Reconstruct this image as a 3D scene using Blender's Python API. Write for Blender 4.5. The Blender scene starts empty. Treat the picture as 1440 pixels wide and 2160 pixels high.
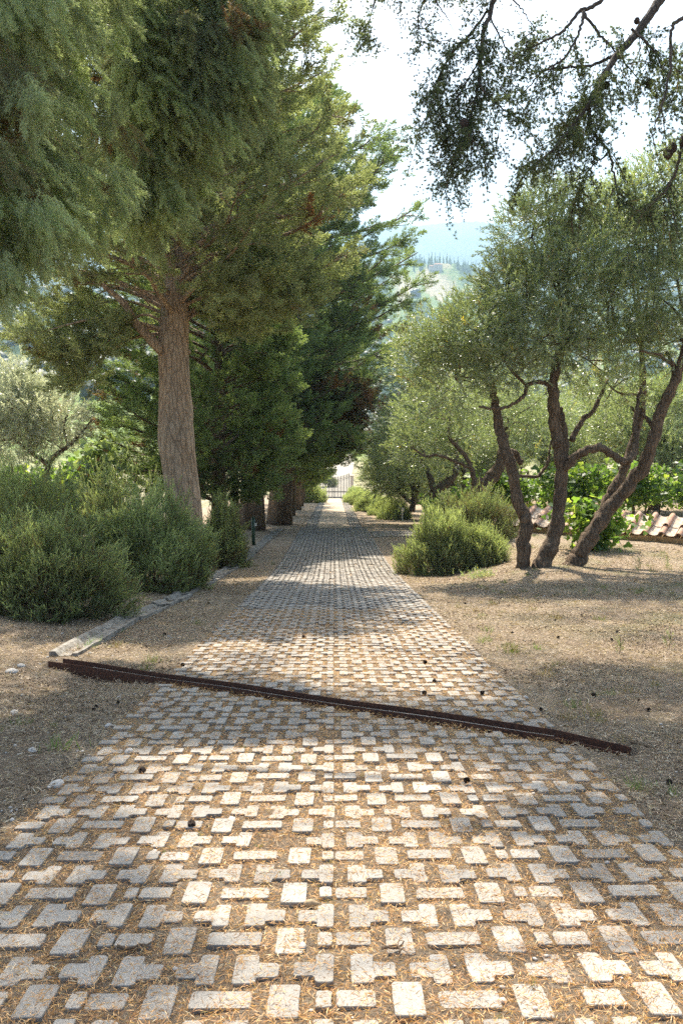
import bpy, math, random
import numpy as np
from mathutils import Vector, Matrix

# ------------------------------------------------------------------ camera, world, sun, exposure
SC = bpy.context.scene
COL = SC.collection
R = math.radians
PITCH = R(9.0); YAW = R(-0.52); CAMH = 1.60; FPX = 1870.0

cd = bpy.data.cameras.new('camera')
cam = bpy.data.objects.new('camera', cd); COL.objects.link(cam)
cd.sensor_fit = 'VERTICAL'; cd.sensor_height = 36.0; cd.lens = 36.0 * FPX / 2160.0
cd.clip_start = 0.1; cd.clip_end = 20000
cam.location = (0, 0, CAMH); cam.rotation_euler = (math.pi / 2 - PITCH, 0, YAW)
SC.camera = cam

SUN_AZ, SUN_EL = R(-6), R(52)          # azimuth to the right of the view, elevation
S = np.array([math.sin(SUN_AZ) * math.cos(SUN_EL), math.cos(SUN_AZ) * math.cos(SUN_EL), math.sin(SUN_EL)])
W = bpy.data.worlds.new('World'); SC.world = W; W.use_nodes = True
wn = W.node_tree; sky = wn.nodes.new('ShaderNodeTexSky'); sky.sky_type = 'NISHITA'
sky.sun_disc = False; sky.sun_elevation = SUN_EL; sky.sun_rotation = SUN_AZ
sky.dust_density = 5.0; sky.air_density = 1.0; sky.ozone_density = 1.0; sky.altitude = 300
bg = wn.nodes['Background']; wn.links.new(sky.outputs['Color'], bg.inputs['Color']); bg.inputs['Strength'].default_value = 0.115
sl = bpy.data.lights.new('sun', 'SUN'); sl.energy = 5.0; sl.angle = R(0.6); sl.color = (1.0, 0.92, 0.80)
so = bpy.data.objects.new('sun', sl); COL.objects.link(so)
so.rotation_euler = Vector(tuple(S)).to_track_quat('Z', 'Y').to_euler(); so.location = (10, 20, 60)
vs = SC.view_settings; vs.view_transform = 'Standard'; vs.look = 'None'; vs.gamma = 1.0; vs.exposure = 1.55
vs.use_curve_mapping = False
cy = SC.cycles
cy.max_bounces = 7; cy.diffuse_bounces = 3; cy.glossy_bounces = 2; cy.transmission_bounces = 4; cy.transparent_max_bounces = 4
cy.volume_bounces = 0; cy.sample_clamp_indirect = 6.0
cy.use_denoising = False; cy.use_adaptive_sampling = False

HAZE = 0.00022
# unseen foliage added to the cedar, shaped to shade chosen spots: (ground pixel, radius, metres up the sun's ray, sprays)
SHADE = [(130, 1650, 0.35, 8, 509), (60, 1740, 0.40, 8, 660), (200, 1760, 0.22, 8, 213), (80, 1860, 0.38, 8, 597), (220, 1880, 0.18, 8, 149), (120, 1980, 0.35, 8, 509), (290, 2010, 0.20, 8, 180), (60, 2090, 0.30, 8, 380), (250, 2100, 0.22, 8, 213), (380, 2060, 0.08, 8, 45), (10, 1650, 0.40, 8, 660), (1180, 1730, 0.20, 8, 180), (1290, 1760, 0.28, 8, 333), (1400, 1740, 0.30, 8, 380), (1250, 1830, 0.20, 8, 180), (1380, 1850, 0.30, 8, 380), (1430, 1920, 0.15, 8, 110), (1120, 1700, 0.08, 8, 45), (1440, 1650, 0.35, 8, 509),
         (330, 1495, .6, 9, 300), (480, 1505, .5, 9, 260), (640, 1495, .5, 9, 260), (800, 1505, .5, 9, 280), (960, 1530, .55, 9, 300), (1120, 1545, .6, 9, 320), (1290, 1590, .7, 9, 560),
         (150, 1500, .7, 9, 480), (40, 1450, .9, 9, 560), (40, 1600, .6, 9, 300), (1380, 1500, .9, 9, 800), (1230, 1450, .6, 9, 460), (1440, 1600, .6, 9, 460), (1300, 1440, .5, 9, 300), (1100, 1400, .4, 9, 120), (620, 1330, .5, 10, 120), (440, 1400, .5, 10, 160),
         (1080, 1260, .9, 9, 300), (1300, 1250, 1.2, 9, 620), (1430, 1290, 1.0, 9, 420), (1400, 1420, .5, 9, 200), (1330, 1340, .3, 9, 70), (1180, 1300, .5, 9, 120)]
# ------------------------------------------------------------------ helpers
rng = np.random.default_rng(7)
_c, _s = math.cos(PITCH), math.sin(PITCH)
_cy, _sy = math.cos(YAW), math.sin(YAW)
FWD = np.array([-_sy * _c, _cy * _c, -_s]); RGT = np.array([_cy, _sy, 0.0]); UP = np.array([-_sy * _s, _cy * _s, _c])
CAMP = np.array([0, 0, CAMH])

def at(px, py, d):
    "world point that the photograph's pixel (px, py) shows at axial distance d"
    return CAMP + d * (FWD + (px - 720) / FPX * RGT + (1080 - py) / FPX * UP)

def hash2(ix, iy, seed=0):
    h = (ix.astype(np.int64) * 374761393 + iy.astype(np.int64) * 668265263 + seed * 974711) & 0x7fffffff
    h = ((h ^ (h >> 13)) * 1274126177) & 0x7fffffff
    return ((h ^ (h >> 16)) & 0xffff) / 65535.0

def vn(x, y, seed=0):
    x = np.asarray(x, float); y = np.asarray(y, float)
    ix = np.floor(x); iy = np.floor(y); fx = x - ix; fy = y - iy
    fx = fx * fx * (3 - 2 * fx); fy = fy * fy * (3 - 2 * fy)
    a = hash2(ix, iy, seed); b = hash2(ix + 1, iy, seed); c = hash2(ix, iy + 1, seed); d = hash2(ix + 1, iy + 1, seed)
    return (a * (1 - fx) + b * fx) * (1 - fy) + (c * (1 - fx) + d * fx) * fy

def fbm(x, y, seed=0, o=4):
    t = 0; a = 0.5
    for i in range(o):
        t = t + a * vn(x * 2 ** i, y * 2 ** i, seed + i * 17); a *= 0.5
    return t / 0.9375

def sm(a, b, x):
    t = np.clip((np.asarray(x, float) - a) / (b - a), 0, 1); return t * t * (3 - 2 * t)

_ys = np.arange(-30, 600, 0.25)
_sl = np.interp(_ys, [-30, 21, 29, 90, 105, 200, 260, 600], [-.1584, -.1584, -.1125, -.1125, -.055, -.057, -.03, -.0])
_zr = np.concatenate([[0], np.cumsum((_sl[1:] + _sl[:-1]) / 2 * .25)]); _zr -= np.interp(0, _ys, _zr)
def zroad(y): return np.interp(y, _ys, _zr)

CH0 = np.array([-2.97, 9.05]); CH1 = np.array([1.98, 5.62])        # drain channel line across the drive
CHD = (CH1 - CH0) / np.linalg.norm(CH1 - CH0); CHN = np.array([-CHD[1], CHD[0]])
if CHN[1] < 0: CHN = -CHN
def chan(x, y):
    dx = x - CH0[0]; dy = y - CH0[1]
    return dx * CHD[0] + dy * CHD[1], dx * CHN[0] + dy * CHN[1]
CHL = np.linalg.norm(CH1 - CH0)

def gz(x, y):
    "height of the ground"
    x = np.asarray(x, float); y = np.asarray(y, float)
    z = zroad(y).copy() if hasattr(zroad(y), 'copy') else zroad(y)
    kr = sm(0, 2.6, x - 2.6 - 3.6 * sm(27, 38, y))
    b = np.interp(y, [-10, 6, 14, 17.5, 20.5, 24.5, 30, 45, 70, 95, 130], [0, .05, .02, .14, .26, .72, 1.05, 1.3, .9, .4, .2])
    z = z + kr * b
    z = z + .13 * np.exp(-((x - 4.6) / 1.6) ** 2 - ((y - 20.2) / 1.5) ** 2)
    kl = sm(2.9, 5.0, -x)
    z = z + kl * .18 * sm(9, 12, y) - sm(7, 26, -x) * 4.5 * sm(14, 30, y)
    off = sm(1.62, 2.3, np.abs(x))
    z = z + off * (.10 * (fbm(x * .5, y * .5, 3) - .5) + .05 * (fbm(x * 2.2, y * 2.2, 5) - .5))
    z = z + .034 * (fbm(x * 9, y * 9, 9, 3) - .5) * sm(40, 10, y)
    # edges of the paving stand a little above the earth on both sides
    z = z - .03 * sm(1.6, 1.75, np.abs(x)) * sm(3.2, 2.2, np.abs(x)) * sm(50, 30, y)
    # worn hollow in front of the channel's left end
    z = z - .08 * np.exp(-((x + 2.6) / .7) ** 2 - ((y - 8.2) / .6) ** 2)
    return z
def groundz(x, y): return float(gz(np.array([x]), np.array([y]))[0])

def pxground(px, py):
    "point on the ground seen at a pixel"
    d = FWD + (px - 720) / FPX * RGT + (1080 - py) / FPX * UP
    t = np.linspace(1.5, 240, 6000); P = CAMP[None] + t[:, None] * d[None]
    h = P[:, 2] - gz(P[:, 0], P[:, 1]); i = int(np.argmax(h < 0))
    return P[i]

def setp(o, label=None, cat=None, group=None, kind=None):
    if label: o['label'] = label
    if cat: o['category'] = cat
    if group: o['group'] = group
    if kind: o['kind'] = kind
    return o

def empty(name, loc, label, cat, group=None, rz=0.0):
    o = bpy.data.objects.new(name, None); COL.objects.link(o); o.location = tuple(loc); o.rotation_euler = (0, 0, rz)
    o.empty_display_size = .2
    return setp(o, label, cat, group)

def mesh(name, V, F, mat, parent=None, tint=None, smooth=False, world=False):
    """F: (n,k) array or a list of such arrays. world=True: V are world coordinates"""
    V = np.asarray(V, np.float32).reshape(-1, 3)
    if world and parent is not None: V = V - np.array(parent.location, np.float32)
    Fs = [np.asarray(f, np.int32) for f in (F if isinstance(F, list) else [F]) if len(f)]
    me = bpy.data.meshes.new(name)
    me.vertices.add(len(V)); me.vertices.foreach_set('co', V.ravel())
    li = np.concatenate([f.ravel() for f in Fs]); tot = np.concatenate([np.full(len(f), f.shape[1], np.int32) for f in Fs])
    st = np.concatenate([[0], np.cumsum(tot)[:-1]]).astype(np.int32)
    me.loops.add(len(li)); me.loops.foreach_set('vertex_index', li)
    me.polygons.add(len(tot)); me.polygons.foreach_set('loop_start', st); me.polygons.foreach_set('loop_total', tot)
    me.polygons.foreach_set('use_smooth', np.full(len(tot), smooth))
    if tint is not None:
        a = me.attributes.new('tint', 'FLOAT', 'POINT'); a.data.foreach_set('value', np.asarray(tint, np.float32))
    me.update(calc_edges=True)
    me.materials.append(mat)
    o = bpy.data.objects.new(name, me); COL.objects.link(o)
    if parent is not None: o.parent = parent
    return o

class MB:
    "collects verts / quads / tris with a tint"
    def __init__(s): s.V = []; s.Q = []; s.T = []; s.C = []; s.n = 0
    def add(s, V, Q=None, T=None, tint=0.5):
        V = np.asarray(V, float).reshape(-1, 3)
        if Q is not None and len(Q): s.Q.append(np.asarray(Q) + s.n)
        if T is not None and len(T): s.T.append(np.asarray(T) + s.n)
        s.V.append(V); s.C.append(np.broadcast_to(np.asarray(tint, float), (len(V),))); s.n += len(V); return s
    def build(s, name, mat, parent=None, world=True, smooth=False):
        F = []
        if s.Q: F.append(np.concatenate(s.Q))
        if s.T: F.append(np.concatenate(s.T))
        return mesh(name, np.concatenate(s.V), F, mat, parent, np.concatenate(s.C), smooth, world)
    def box(s, c, size, rot=None, tint=.5, jit=0):
        h = np.array(size) / 2
        v = np.array([[x, y, z] for z in (-1, 1) for y in (-1, 1) for x in (-1, 1)], float) * h
        if jit: v += rng.normal(0, jit, v.shape)
        if rot is not None: v = v @ np.asarray(rot).T
        s.add(v + np.array(c), [[0, 2, 3, 1], [4, 5, 7, 6], [0, 1, 5, 4], [2, 6, 7, 3], [0, 4, 6, 2], [1, 3, 7, 5]], None, tint); return s
    def tube(s, pts, rad, n=8, lump=0.0, seed=0, cap=True, tint=.5, flute=0.0):
        pts = np.asarray(pts, float); rad = np.broadcast_to(np.asarray(rad, float), (len(pts),))
        tg = np.gradient(pts, axis=0); tg /= np.linalg.norm(tg, axis=1)[:, None] + 1e-9
        u = np.cross(tg[0], [0.31, 0.9, 0.2]); u /= np.linalg.norm(u); V = []
        an = np.arange(n) / n * 2 * math.pi
        for i in range(len(pts)):
            u = u - tg[i] * np.dot(u, tg[i]); u /= np.linalg.norm(u); w = np.cross(tg[i], u)
            r = np.full(n, rad[i])
            if lump: r = r * (1 + lump * 2 * (vn(np.cos(an) * 1.6 + seed, np.sin(an) * 1.6 + i * .45, seed) - .5))
            if flute: r = r * (1 + flute * np.sin(an * 5 + seed + i * .05) + flute * .6 * np.sin(an * 8 + i * .11))
            V.append(pts[i] + (np.cos(an) * r)[:, None] * u + (np.sin(an) * r)[:, None] * w)
        V = np.concatenate(V); Q = []
        a = np.arange(n); b = (a + 1) % n
        for i in range(len(pts) - 1): Q.append(np.stack([a + i * n, b + i * n, b + (i + 1) * n, a + (i + 1) * n], 1))
        T = []
        if cap:
            k = len(V); V = np.vstack([V, pts[0], pts[-1]]); m = (len(pts) - 1) * n
            T = np.concatenate([np.stack([b, a, np.full(n, k)], 1), np.stack([a + m, b + m, np.full(n, k + 1)], 1)])
        s.add(V, np.concatenate(Q), T, tint); return s

def smooth_path(P, n):
    P = np.asarray(P, float); k = len(P)
    if k < 3: return P[0] + (P[-1] - P[0]) * np.linspace(0, 1, n)[:, None]
    Q = np.vstack([2 * P[0] - P[1], P, 2 * P[-1] - P[-2]]); out = []
    for u in np.linspace(0, k - 1 - 1e-6, n):
        i = int(u); t = u - i; a, b, c, d = Q[i:i + 4]
        out.append(.5 * ((2 * b) + (c - a) * t + (2 * a - 5 * b + 4 * c - d) * t * t + (3 * b - a - 3 * c + d) * t ** 3))
    return np.array(out)

def unit(v): v = np.asarray(v, float); return v / (np.linalg.norm(v, axis=-1, keepdims=True) + 1e-9)

def basis(d, r=rng):
    "rotation matrices whose z axis is d, random roll"
    d = unit(d); n = len(d); a = r.normal(size=(n, 3)); u = unit(np.cross(d, a)); w = np.cross(d, u)
    return np.stack([u, w, d], 2)

def scatter(tmpl, pos, d, scale, tint, r=rng, M=None):
    """instances of a (V, F, c) template baked into arrays -> V, F, tint"""
    V, F, c = tmpl; N = len(pos); M = basis(d, r) if M is None else M
    M = M * np.broadcast_to(scale, (N,))[:, None, None]
    VV = np.einsum('nij,vj->nvi', M, V) + np.asarray(pos)[:, None, :]
    FF = F[None] + (np.arange(N) * len(V))[:, None, None]
    C = np.clip(np.broadcast_to(tint, (N,))[:, None] + c[None], 0, 1)
    return VV.reshape(-1, 3), FF.reshape(-1, F.shape[1]), C.ravel()

def scatter_mix(tmpls, pos, d, scale, tint, r=rng):
    k = r.integers(0, len(tmpls), len(pos)); Vs, Fs, Cs = [], [], []; n = 0
    scale = np.broadcast_to(scale, (len(pos),)); tint = np.broadcast_to(tint, (len(pos),))
    for i, t in enumerate(tmpls):
        m = k == i
        if not m.any(): continue
        V, F, C = scatter(t, pos[m], d[m], scale[m], tint[m], r); Vs.append(V); Fs.append(F + n); Cs.append(C); n += len(V)
    return np.concatenate(Vs), np.concatenate(Fs), np.concatenate(Cs)

def tris(base, dirs, length, width, r=rng):
    "one slim triangle per base point"
    n = len(base); dirs = unit(dirs); w = unit(np.cross(dirs, r.normal(size=(n, 3)))) * (np.broadcast_to(width, (n,))[:, None] / 2)
    tip = base + dirs * np.broadcast_to(length, (n,))[:, None]
    V = np.stack([base - w, base + w, tip], 1).reshape(-1, 3); F = np.arange(3 * n).reshape(-1, 3); return V, F

def lances(base, dirs, length, width, r=rng, at=.45):
    n = len(base); dirs = unit(dirs); w = unit(np.cross(dirs, r.normal(size=(n, 3)))) * (np.broadcast_to(width, (n,))[:, None] / 2)
    L = np.broadcast_to(length, (n,))[:, None]; mid = base + dirs * L * at
    V = np.stack([base, mid + w, base + dirs * L, mid - w], 1).reshape(-1, 3); F = np.arange(4 * n).reshape(-1, 4); return V, F

# ------------------------------------------------------------------ plant templates (long axis +z, base at origin)
def t_cypress(seed, L=.50, nb=16, nl=11, leaf=.065, w=.024, spread=.8, flat=.7):
    r = np.random.default_rng(seed); B = []; D = []
    for i in range(nb):
        t = .06 + .9 * i / nb; a = i * 2.4 + r.normal() * .3; til = spread * (1.15 - .6 * t) + r.normal() * .1
        dr = unit(np.array([math.cos(a) * math.sin(til), flat * math.sin(a) * math.sin(til), math.cos(til)]))
        ln = L * .42 * (1.15 - .8 * t); p0 = np.array([0, 0, L * t]) * 1.0
        u = r.uniform(0.05, 1, nl); base = p0 + dr * (u * ln)[:, None] + r.normal(0, .008, (nl, 3))
        B.append(base); D.append(dr * .8 + [0, 0, .15] + r.normal(0, .42, (nl, 3)))
    B = np.concatenate(B); D = np.concatenate(D)
    V, F = tris(B, D, leaf * r.uniform(.6, 1.2, len(B)), w, r)
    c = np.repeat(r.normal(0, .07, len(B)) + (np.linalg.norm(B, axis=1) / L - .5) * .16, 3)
    return V, F, c

def t_olive(seed, L=.38, pairs=11, leaf=.082, w=.021):
    r = np.random.default_rng(seed); B = []; D = []
    for i in range(pairs):
        t = (i + .5) / pairs; a = i * 1.57 + r.normal() * .4
        for k in (0, 1):
            b = a + k * math.pi; ti = .75 - .25 * t + r.normal() * .25
            bend = np.array([.05 * t * t, 0, 0])
            B.append(np.array([0, 0, L * t]) + bend); D.append([math.cos(b) * math.sin(ti), math.sin(b) * math.sin(ti), math.cos(ti)])
    B = np.array(B); D = np.array(D)
    V, F = lances(B, D, leaf * r.uniform(.7, 1.2, len(B)), w, r)
    c = np.repeat(r.normal(0, .12, len(B)), 4); return V, F, c

def t_rosemary(seed, L=.21, n=42, leaf=.030, w=.0085):
    r = np.random.default_rng(seed); t = np.linspace(.02, 1, n); a = np.arange(n) * 2.4
    ti = 1.15 - .65 * t + r.normal(0, .2, n)
    B = np.stack([.04 * t * t * np.cos(seed), .04 * t * t * np.sin(seed), L * t], 1)
    D = np.stack([np.cos(a) * np.sin(ti), np.sin(a) * np.sin(ti), np.cos(ti)], 1)
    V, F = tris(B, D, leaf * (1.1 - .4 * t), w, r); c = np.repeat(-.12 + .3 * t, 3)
    V2, F2 = tris(np.zeros((1, 3)), np.array([[.03, .02, 1.0]]), L, .006, r)
    return np.vstack([V, V2]), np.vstack([F, F2 + len(V)]), np.concatenate([c, [-.4] * 3])

def t_cedar(seed, L=.2, nt=8, nn=26, leaf=.027, w=.0046):
    r = np.random.default_rng(seed); B = []; D = []
    for i in range(nt):
        t = (i + .6) / nt; a = i * 2.4; o = .03 * (1.3 - t) + .012
        p = np.array([math.cos(a) * o * .6, math.sin(a) * o * .5, L * t + r.normal() * .01]); p += [.05 * t * t, 0, 0]
        dd = r.normal(size=(nn, 3)); dd[:, :2] += np.array([math.cos(a), math.sin(a)]) * .7; dd[:, 2] += .25
        B.append(np.repeat(p[None], nn, 0)); D.append(dd)
    B = np.concatenate(B); D = np.concatenate(D); V, F = tris(B, D, leaf * r.uniform(.7, 1.1, len(B)), w, r)
    c = np.repeat(r.normal(0, .1, len(B)), 3)
    V2, F2 = tris(np.zeros((1, 3)), np.array([[.05, 0, 1.0]]), L, .009, r)
    return np.vstack([V, V2]), np.vstack([F, F2 + len(V)]), np.concatenate([c, [-.5] * 3])

def t_vine(seed, n=9, s=.13, spread=.16):
    r = np.random.default_rng(seed); Vs = []; Fs = []; cs = []
    an = np.array([-90, -35, 5, 40, 65, 90, 115, 140, 175, 215]) * math.pi / 180
    rr = np.array([.15, .75, .95, .62, .8, 1.0, .8, .62, .95, .75])
    leaf = np.stack([np.cos(an) * rr, np.sin(an) * rr, .12 * np.abs(np.cos(an)) * rr], 1)
    for i in range(n):
        p = r.normal(0, spread, 3); M = basis(np.array([[r.normal() * .7, r.normal() * .7 - .3, .8]]), r)[0]
        V = (leaf * s * r.uniform(.6, 1.15)) @ M.T + p; V = np.vstack([p, V]); k = i * 11
        F = np.array([[0, j, j % 10 + 1] for j in range(1, 11)]) + k
        Vs.append(V); Fs.append(F); cs += [r.normal(0, .16)] * 11
    return np.concatenate(Vs), np.concatenate(Fs), np.array(cs)

def t_grass(seed, n=26, h=.14, w=.006, spread=.05):
    r = np.random.default_rng(seed); B = r.normal(0, spread, (n, 3)); B[:, 2] = 0; D = r.normal(0, .5, (n, 3)); D[:, 2] = 1
    V, F = tris(B, D, h * r.uniform(.4, 1.1, n), w, r); return V, F, np.repeat(r.normal(0, .12, n), 3)

# ------------------------------------------------------------------ materials
def newmat(name):
    m = bpy.data.materials.new(name); m.use_nodes = True; nt = m.node_tree
    for n in list(nt.nodes): nt.nodes.remove(n)
    out = nt.nodes.new('ShaderNodeOutputMaterial'); return m, nt, out
def N(nt, t, **k):
    n = nt.nodes.new(t)
    for a, b in k.items():
        if a.startswith('i_'): n.inputs[a[2:].replace('_', ' ')].default_value = b
        else: setattr(n, a, b)
    return n
def ramp(nt, fac, stops, interp='LINEAR'):
    n = nt.nodes.new('ShaderNodeValToRGB'); e = n.color_ramp.elements; n.color_ramp.interpolation = interp
    while len(e) > 1: e.remove(e[-1])
    e[0].position = stops[0][0]; e[0].color = (*stops[0][1], 1)
    for p, c in stops[1:]:
        k = e.new(p); k.color = (*c, 1)
    nt.links.new(fac, n.inputs[0]); return n.outputs[0]
def noise(nt, vec, scale, detail=4, rough=.6, dist=0):
    n = N(nt, 'ShaderNodeTexNoise'); n.inputs['Scale'].default_value = scale; n.inputs['Detail'].default_value = detail
    n.inputs['Roughness'].default_value = rough; n.inputs['Distortion'].default_value = dist
    if vec is not None: nt.links.new(vec, n.inputs['Vector'])
    return n.outputs['Fac']
def mixc(nt, fac, a, b, mode='MIX'):
    n = N(nt, 'ShaderNodeMix', data_type='RGBA', blend_type=mode)
    for s, v in ((0, fac), (6, a), (7, b)):
        if hasattr(v, 'links'): nt.links.new(v, n.inputs[s])
        elif s == 0: n.inputs[0].default_value = v
        else: n.inputs[s].default_value = (*v, 1)
    return n.outputs[2]
def obvec(nt, sc=(1, 1, 1), kind='Object'):
    t = N(nt, 'ShaderNodeTexCoord'); m = N(nt, 'ShaderNodeMapping'); m.inputs['Scale'].default_value = sc
    nt.links.new(t.outputs[kind], m.inputs['Vector']); return m.outputs['Vector']
def attr(nt, name='tint'): return N(nt, 'ShaderNodeAttribute', attribute_name=name).outputs['Fac']
def bump(nt, h, strength, dist):
    b = N(nt, 'ShaderNodeBump'); b.inputs['Strength'].default_value = strength; b.inputs['Distance'].default_value = dist
    nt.links.new(h, b.inputs['Height']); return b.outputs['Normal']
def princ(nt, out, col, rough=.7, spec=.3, normal=None, metal=0):
    p = N(nt, 'ShaderNodeBsdfPrincipled'); p.inputs['Roughness'].default_value = rough if not hasattr(rough, 'links') else .5
    if hasattr(rough, 'links'): nt.links.new(rough, p.inputs['Roughness'])
    p.inputs['Specular IOR Level'].default_value = spec; p.inputs['Metallic'].default_value = metal
    if hasattr(col, 'links'): nt.links.new(col, p.inputs['Base Color'])
    else: p.inputs['Base Color'].default_value = (*col, 1)
    if normal is not None: nt.links.new(normal, p.inputs['Normal'])
    nt.links.new(p.outputs[0], out.inputs['Surface']); return p

def leafmat(name, stops, trans=.4, rough=.55, spec=.35, back=None, tm=(1.5, 1.55, .7)):
    m, nt, out = newmat(name)
    c = ramp(nt, attr(nt), stops)
    if back is not None:
        g = N(nt, 'ShaderNodeNewGeometry'); c = mixc(nt, g.outputs['Backfacing'], c, mixc(nt, .65, c, back))
    p = princ(nt, out, c, rough, spec)
    t = N(nt, 'ShaderNodeBsdfTranslucent'); tc = mixc(nt, 1.0, c, tm, 'MULTIPLY'); nt.links.new(tc, t.inputs['Color'])
    mx = N(nt, 'ShaderNodeMixShader'); mx.inputs[0].default_value = trans
    nt.links.new(p.outputs[0], mx.inputs[1]); nt.links.new(t.outputs[0], mx.inputs[2]); nt.links.new(mx.outputs[0], out.inputs['Surface'])
    return m

M = {}
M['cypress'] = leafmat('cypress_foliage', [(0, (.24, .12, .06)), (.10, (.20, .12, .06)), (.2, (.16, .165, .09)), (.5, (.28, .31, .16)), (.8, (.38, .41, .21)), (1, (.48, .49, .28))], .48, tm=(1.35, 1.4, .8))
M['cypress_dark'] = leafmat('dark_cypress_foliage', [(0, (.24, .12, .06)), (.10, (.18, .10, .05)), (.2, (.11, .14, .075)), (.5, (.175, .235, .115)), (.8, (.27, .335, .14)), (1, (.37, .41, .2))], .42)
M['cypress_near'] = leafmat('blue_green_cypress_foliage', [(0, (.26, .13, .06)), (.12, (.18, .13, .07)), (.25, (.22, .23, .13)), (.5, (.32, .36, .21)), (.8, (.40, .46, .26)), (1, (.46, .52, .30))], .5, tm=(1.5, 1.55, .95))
M['cedar'] = leafmat('cedar_needles', [(0, (.10, .06, .04)), (.2, (.09, .10, .06)), (.5, (.13, .165, .09)), (.85, (.22, .25, .13)), (1, (.32, .30, .16))], .4)
M['olive'] = leafmat('olive_leaves', [(0, (.20, .12, .05)), (.12, (.12, .14, .065)), (.5, (.215, .265, .125)), (.85, (.33, .40, .18)), (.97, (.50, .54, .33)), (1, (.6, .45, .05))], .36, .36, .6, back=(.30, .33, .26))
M['olive_sunlit'] = leafmat('sunlit_olive_leaves', [(0, (.25, .18, .08)), (.12, (.30, .31, .20)), (.5, (.42, .45, .32)), (.85, (.54, .58, .42)), (1, (.72, .74, .5))], .45, .35, .7, back=(.5, .52, .42), tm=(1.15, 1.15, .85))  # olive leaves lightened in colour to imitate sun and backlit glitter
M['rosemary'] = leafmat('rosemary_needles', [(0, (.22, .14, .08)), (.2, (.13, .11, .06)), (.42, (.17, .21, .11)), (.75, (.34, .39, .20)), (1, (.52, .56, .32))], .42, .5, .4)
M['vine'] = leafmat('vine_leaves', [(0, (.10, .13, .04)), (.3, (.08, .14, .04)), (.6, (.15, .24, .05)), (1, (.32, .38, .09))], .55, .45, .4)
M['drygrass'] = leafmat('dry_straw', [(0, (.12, .06, .03)), (.25, (.34, .17, .075)), (.55, (.66, .37, .15)), (.85, (.78, .52, .25)), (1, (.76, .62, .40))], .2, .6, .3)
M['duststraw'] = leafmat('dusty_straw', [(0, (.10, .065, .04)), (.25, (.28, .19, .12)), (.55, (.50, .38, .25)), (.85, (.66, .54, .38)), (1, (.74, .65, .50))], .15, .6, .3)
M['grass'] = leafmat('green_grass', [(0, (.25, .18, .09)), (.4, (.12, .16, .05)), (1, (.16, .26, .07))], .4)

def barkmat(name, dark, mid, light, sc=1.0, bumpd=.03, stretch=.16):
    m, nt, out = newmat(name); v = obvec(nt, (sc, sc, sc * stretch))
    n1 = noise(nt, v, 22, 6, .7, .6); v2 = obvec(nt, (sc, sc, sc)); n2 = noise(nt, v2, 2.6, 4, .6); n3 = noise(nt, v2, 50, 3, .6)
    w = N(nt, 'ShaderNodeTexVoronoi', feature='DISTANCE_TO_EDGE'); w.inputs['Scale'].default_value = 9 ; nt.links.new(obvec(nt, (sc, sc, sc * .12)), w.inputs['Vector'])
    cr = ramp(nt, w.outputs['Distance'], [(0, (0, 0, 0)), (.09, (1, 1, 1))])
    c = ramp(nt, n1, [(.3, dark), (.5, mid), (.72, light)]); c = mixc(nt, ramp(nt, n2, [(.42, (0, 0, 0)), (.62, (1, 1, 1))]), c, mixc(nt, .5, c, light))
    c = mixc(nt, mixc(nt, 1, cr, (0.0, 0, 0), 'ADD'), mixc(nt, .5, c, dark), c)
    c = mixc(nt, .25, c, ramp(nt, n3, [(.3, dark), (.7, light)]))
    hh = N(nt, 'ShaderNodeMath', operation='ADD'); nt.links.new(n1, hh.inputs[0]); nt.links.new(cr, hh.inputs[1])
    princ(nt, out, c, .85, .2, bump(nt, hh.outputs[0], .8, bumpd)); return m
M['bark'] = barkmat('cypress_bark', (.11, .07, .04), (.37, .265, .17), (.53, .41, .285), 1.0, .03)
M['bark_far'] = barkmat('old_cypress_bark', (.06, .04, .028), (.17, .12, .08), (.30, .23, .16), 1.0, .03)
M['bark_olive'] = barkmat('olive_bark', (.028, .02, .014), (.11, .072, .045), (.27, .20, .13), 1.6, .03, .3)
M['bark_cedar'] = barkmat('cedar_bark', (.03, .022, .018), (.08, .06, .045), (.16, .13, .10), 2.0, .01)

# ground litter
m, nt, out = newmat('needle_litter_ground'); v = obvec(nt)
a = noise(nt, v, 1.1, 5, .65); b = noise(nt, v, 7, 8, .8, .6); c = noise(nt, v, 90, 4, .8, 1.5); g = noise(nt, obvec(nt, (1, .7, 1)), .9, 3, .6)
c1 = ramp(nt, b, [(.34, (.085, .055, .035)), (.46, (.24, .17, .115)), (.58, (.46, .36, .255)), (.72, (.62, .52, .40))])
c2 = ramp(nt, c, [(.38, (.04, .026, .018)), (.47, (.28, .20, .13)), (.6, (.60, .49, .35))])
cc = mixc(nt, .5, c1, c2); cc = mixc(nt, ramp(nt, a, [(.42, (0, 0, 0)), (.62, (1, 1, 1))]), cc, mixc(nt, .5, cc, (.40, .33, .24)))
sp = N(nt, 'ShaderNodeSeparateXYZ'); nt.links.new(v, sp.inputs[0])
xr = N(nt, 'ShaderNodeMapRange'); xr.inputs[1].default_value = 1.8; xr.inputs[2].default_value = 4.5; nt.links.new(sp.outputs[0], xr.inputs[0])
gf = N(nt, 'ShaderNodeMath', operation='MULTIPLY'); nt.links.new(ramp(nt, g, [(.5, (0, 0, 0)), (.68, (.55, .55, .55))]), gf.inputs[0]); nt.links.new(xr.outputs[0], gf.inputs[1])
cc = mixc(nt, gf.outputs[0], cc, (.16, .18, .07))
ad = N(nt, 'ShaderNodeMath', operation='ADD'); nt.links.new(b, ad.inputs[0]); nt.links.new(c, ad.inputs[1])
princ(nt, out, cc, .95, .1, bump(nt, ad.outputs[0], 1.0, .035)); M['ground'] = m

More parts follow.
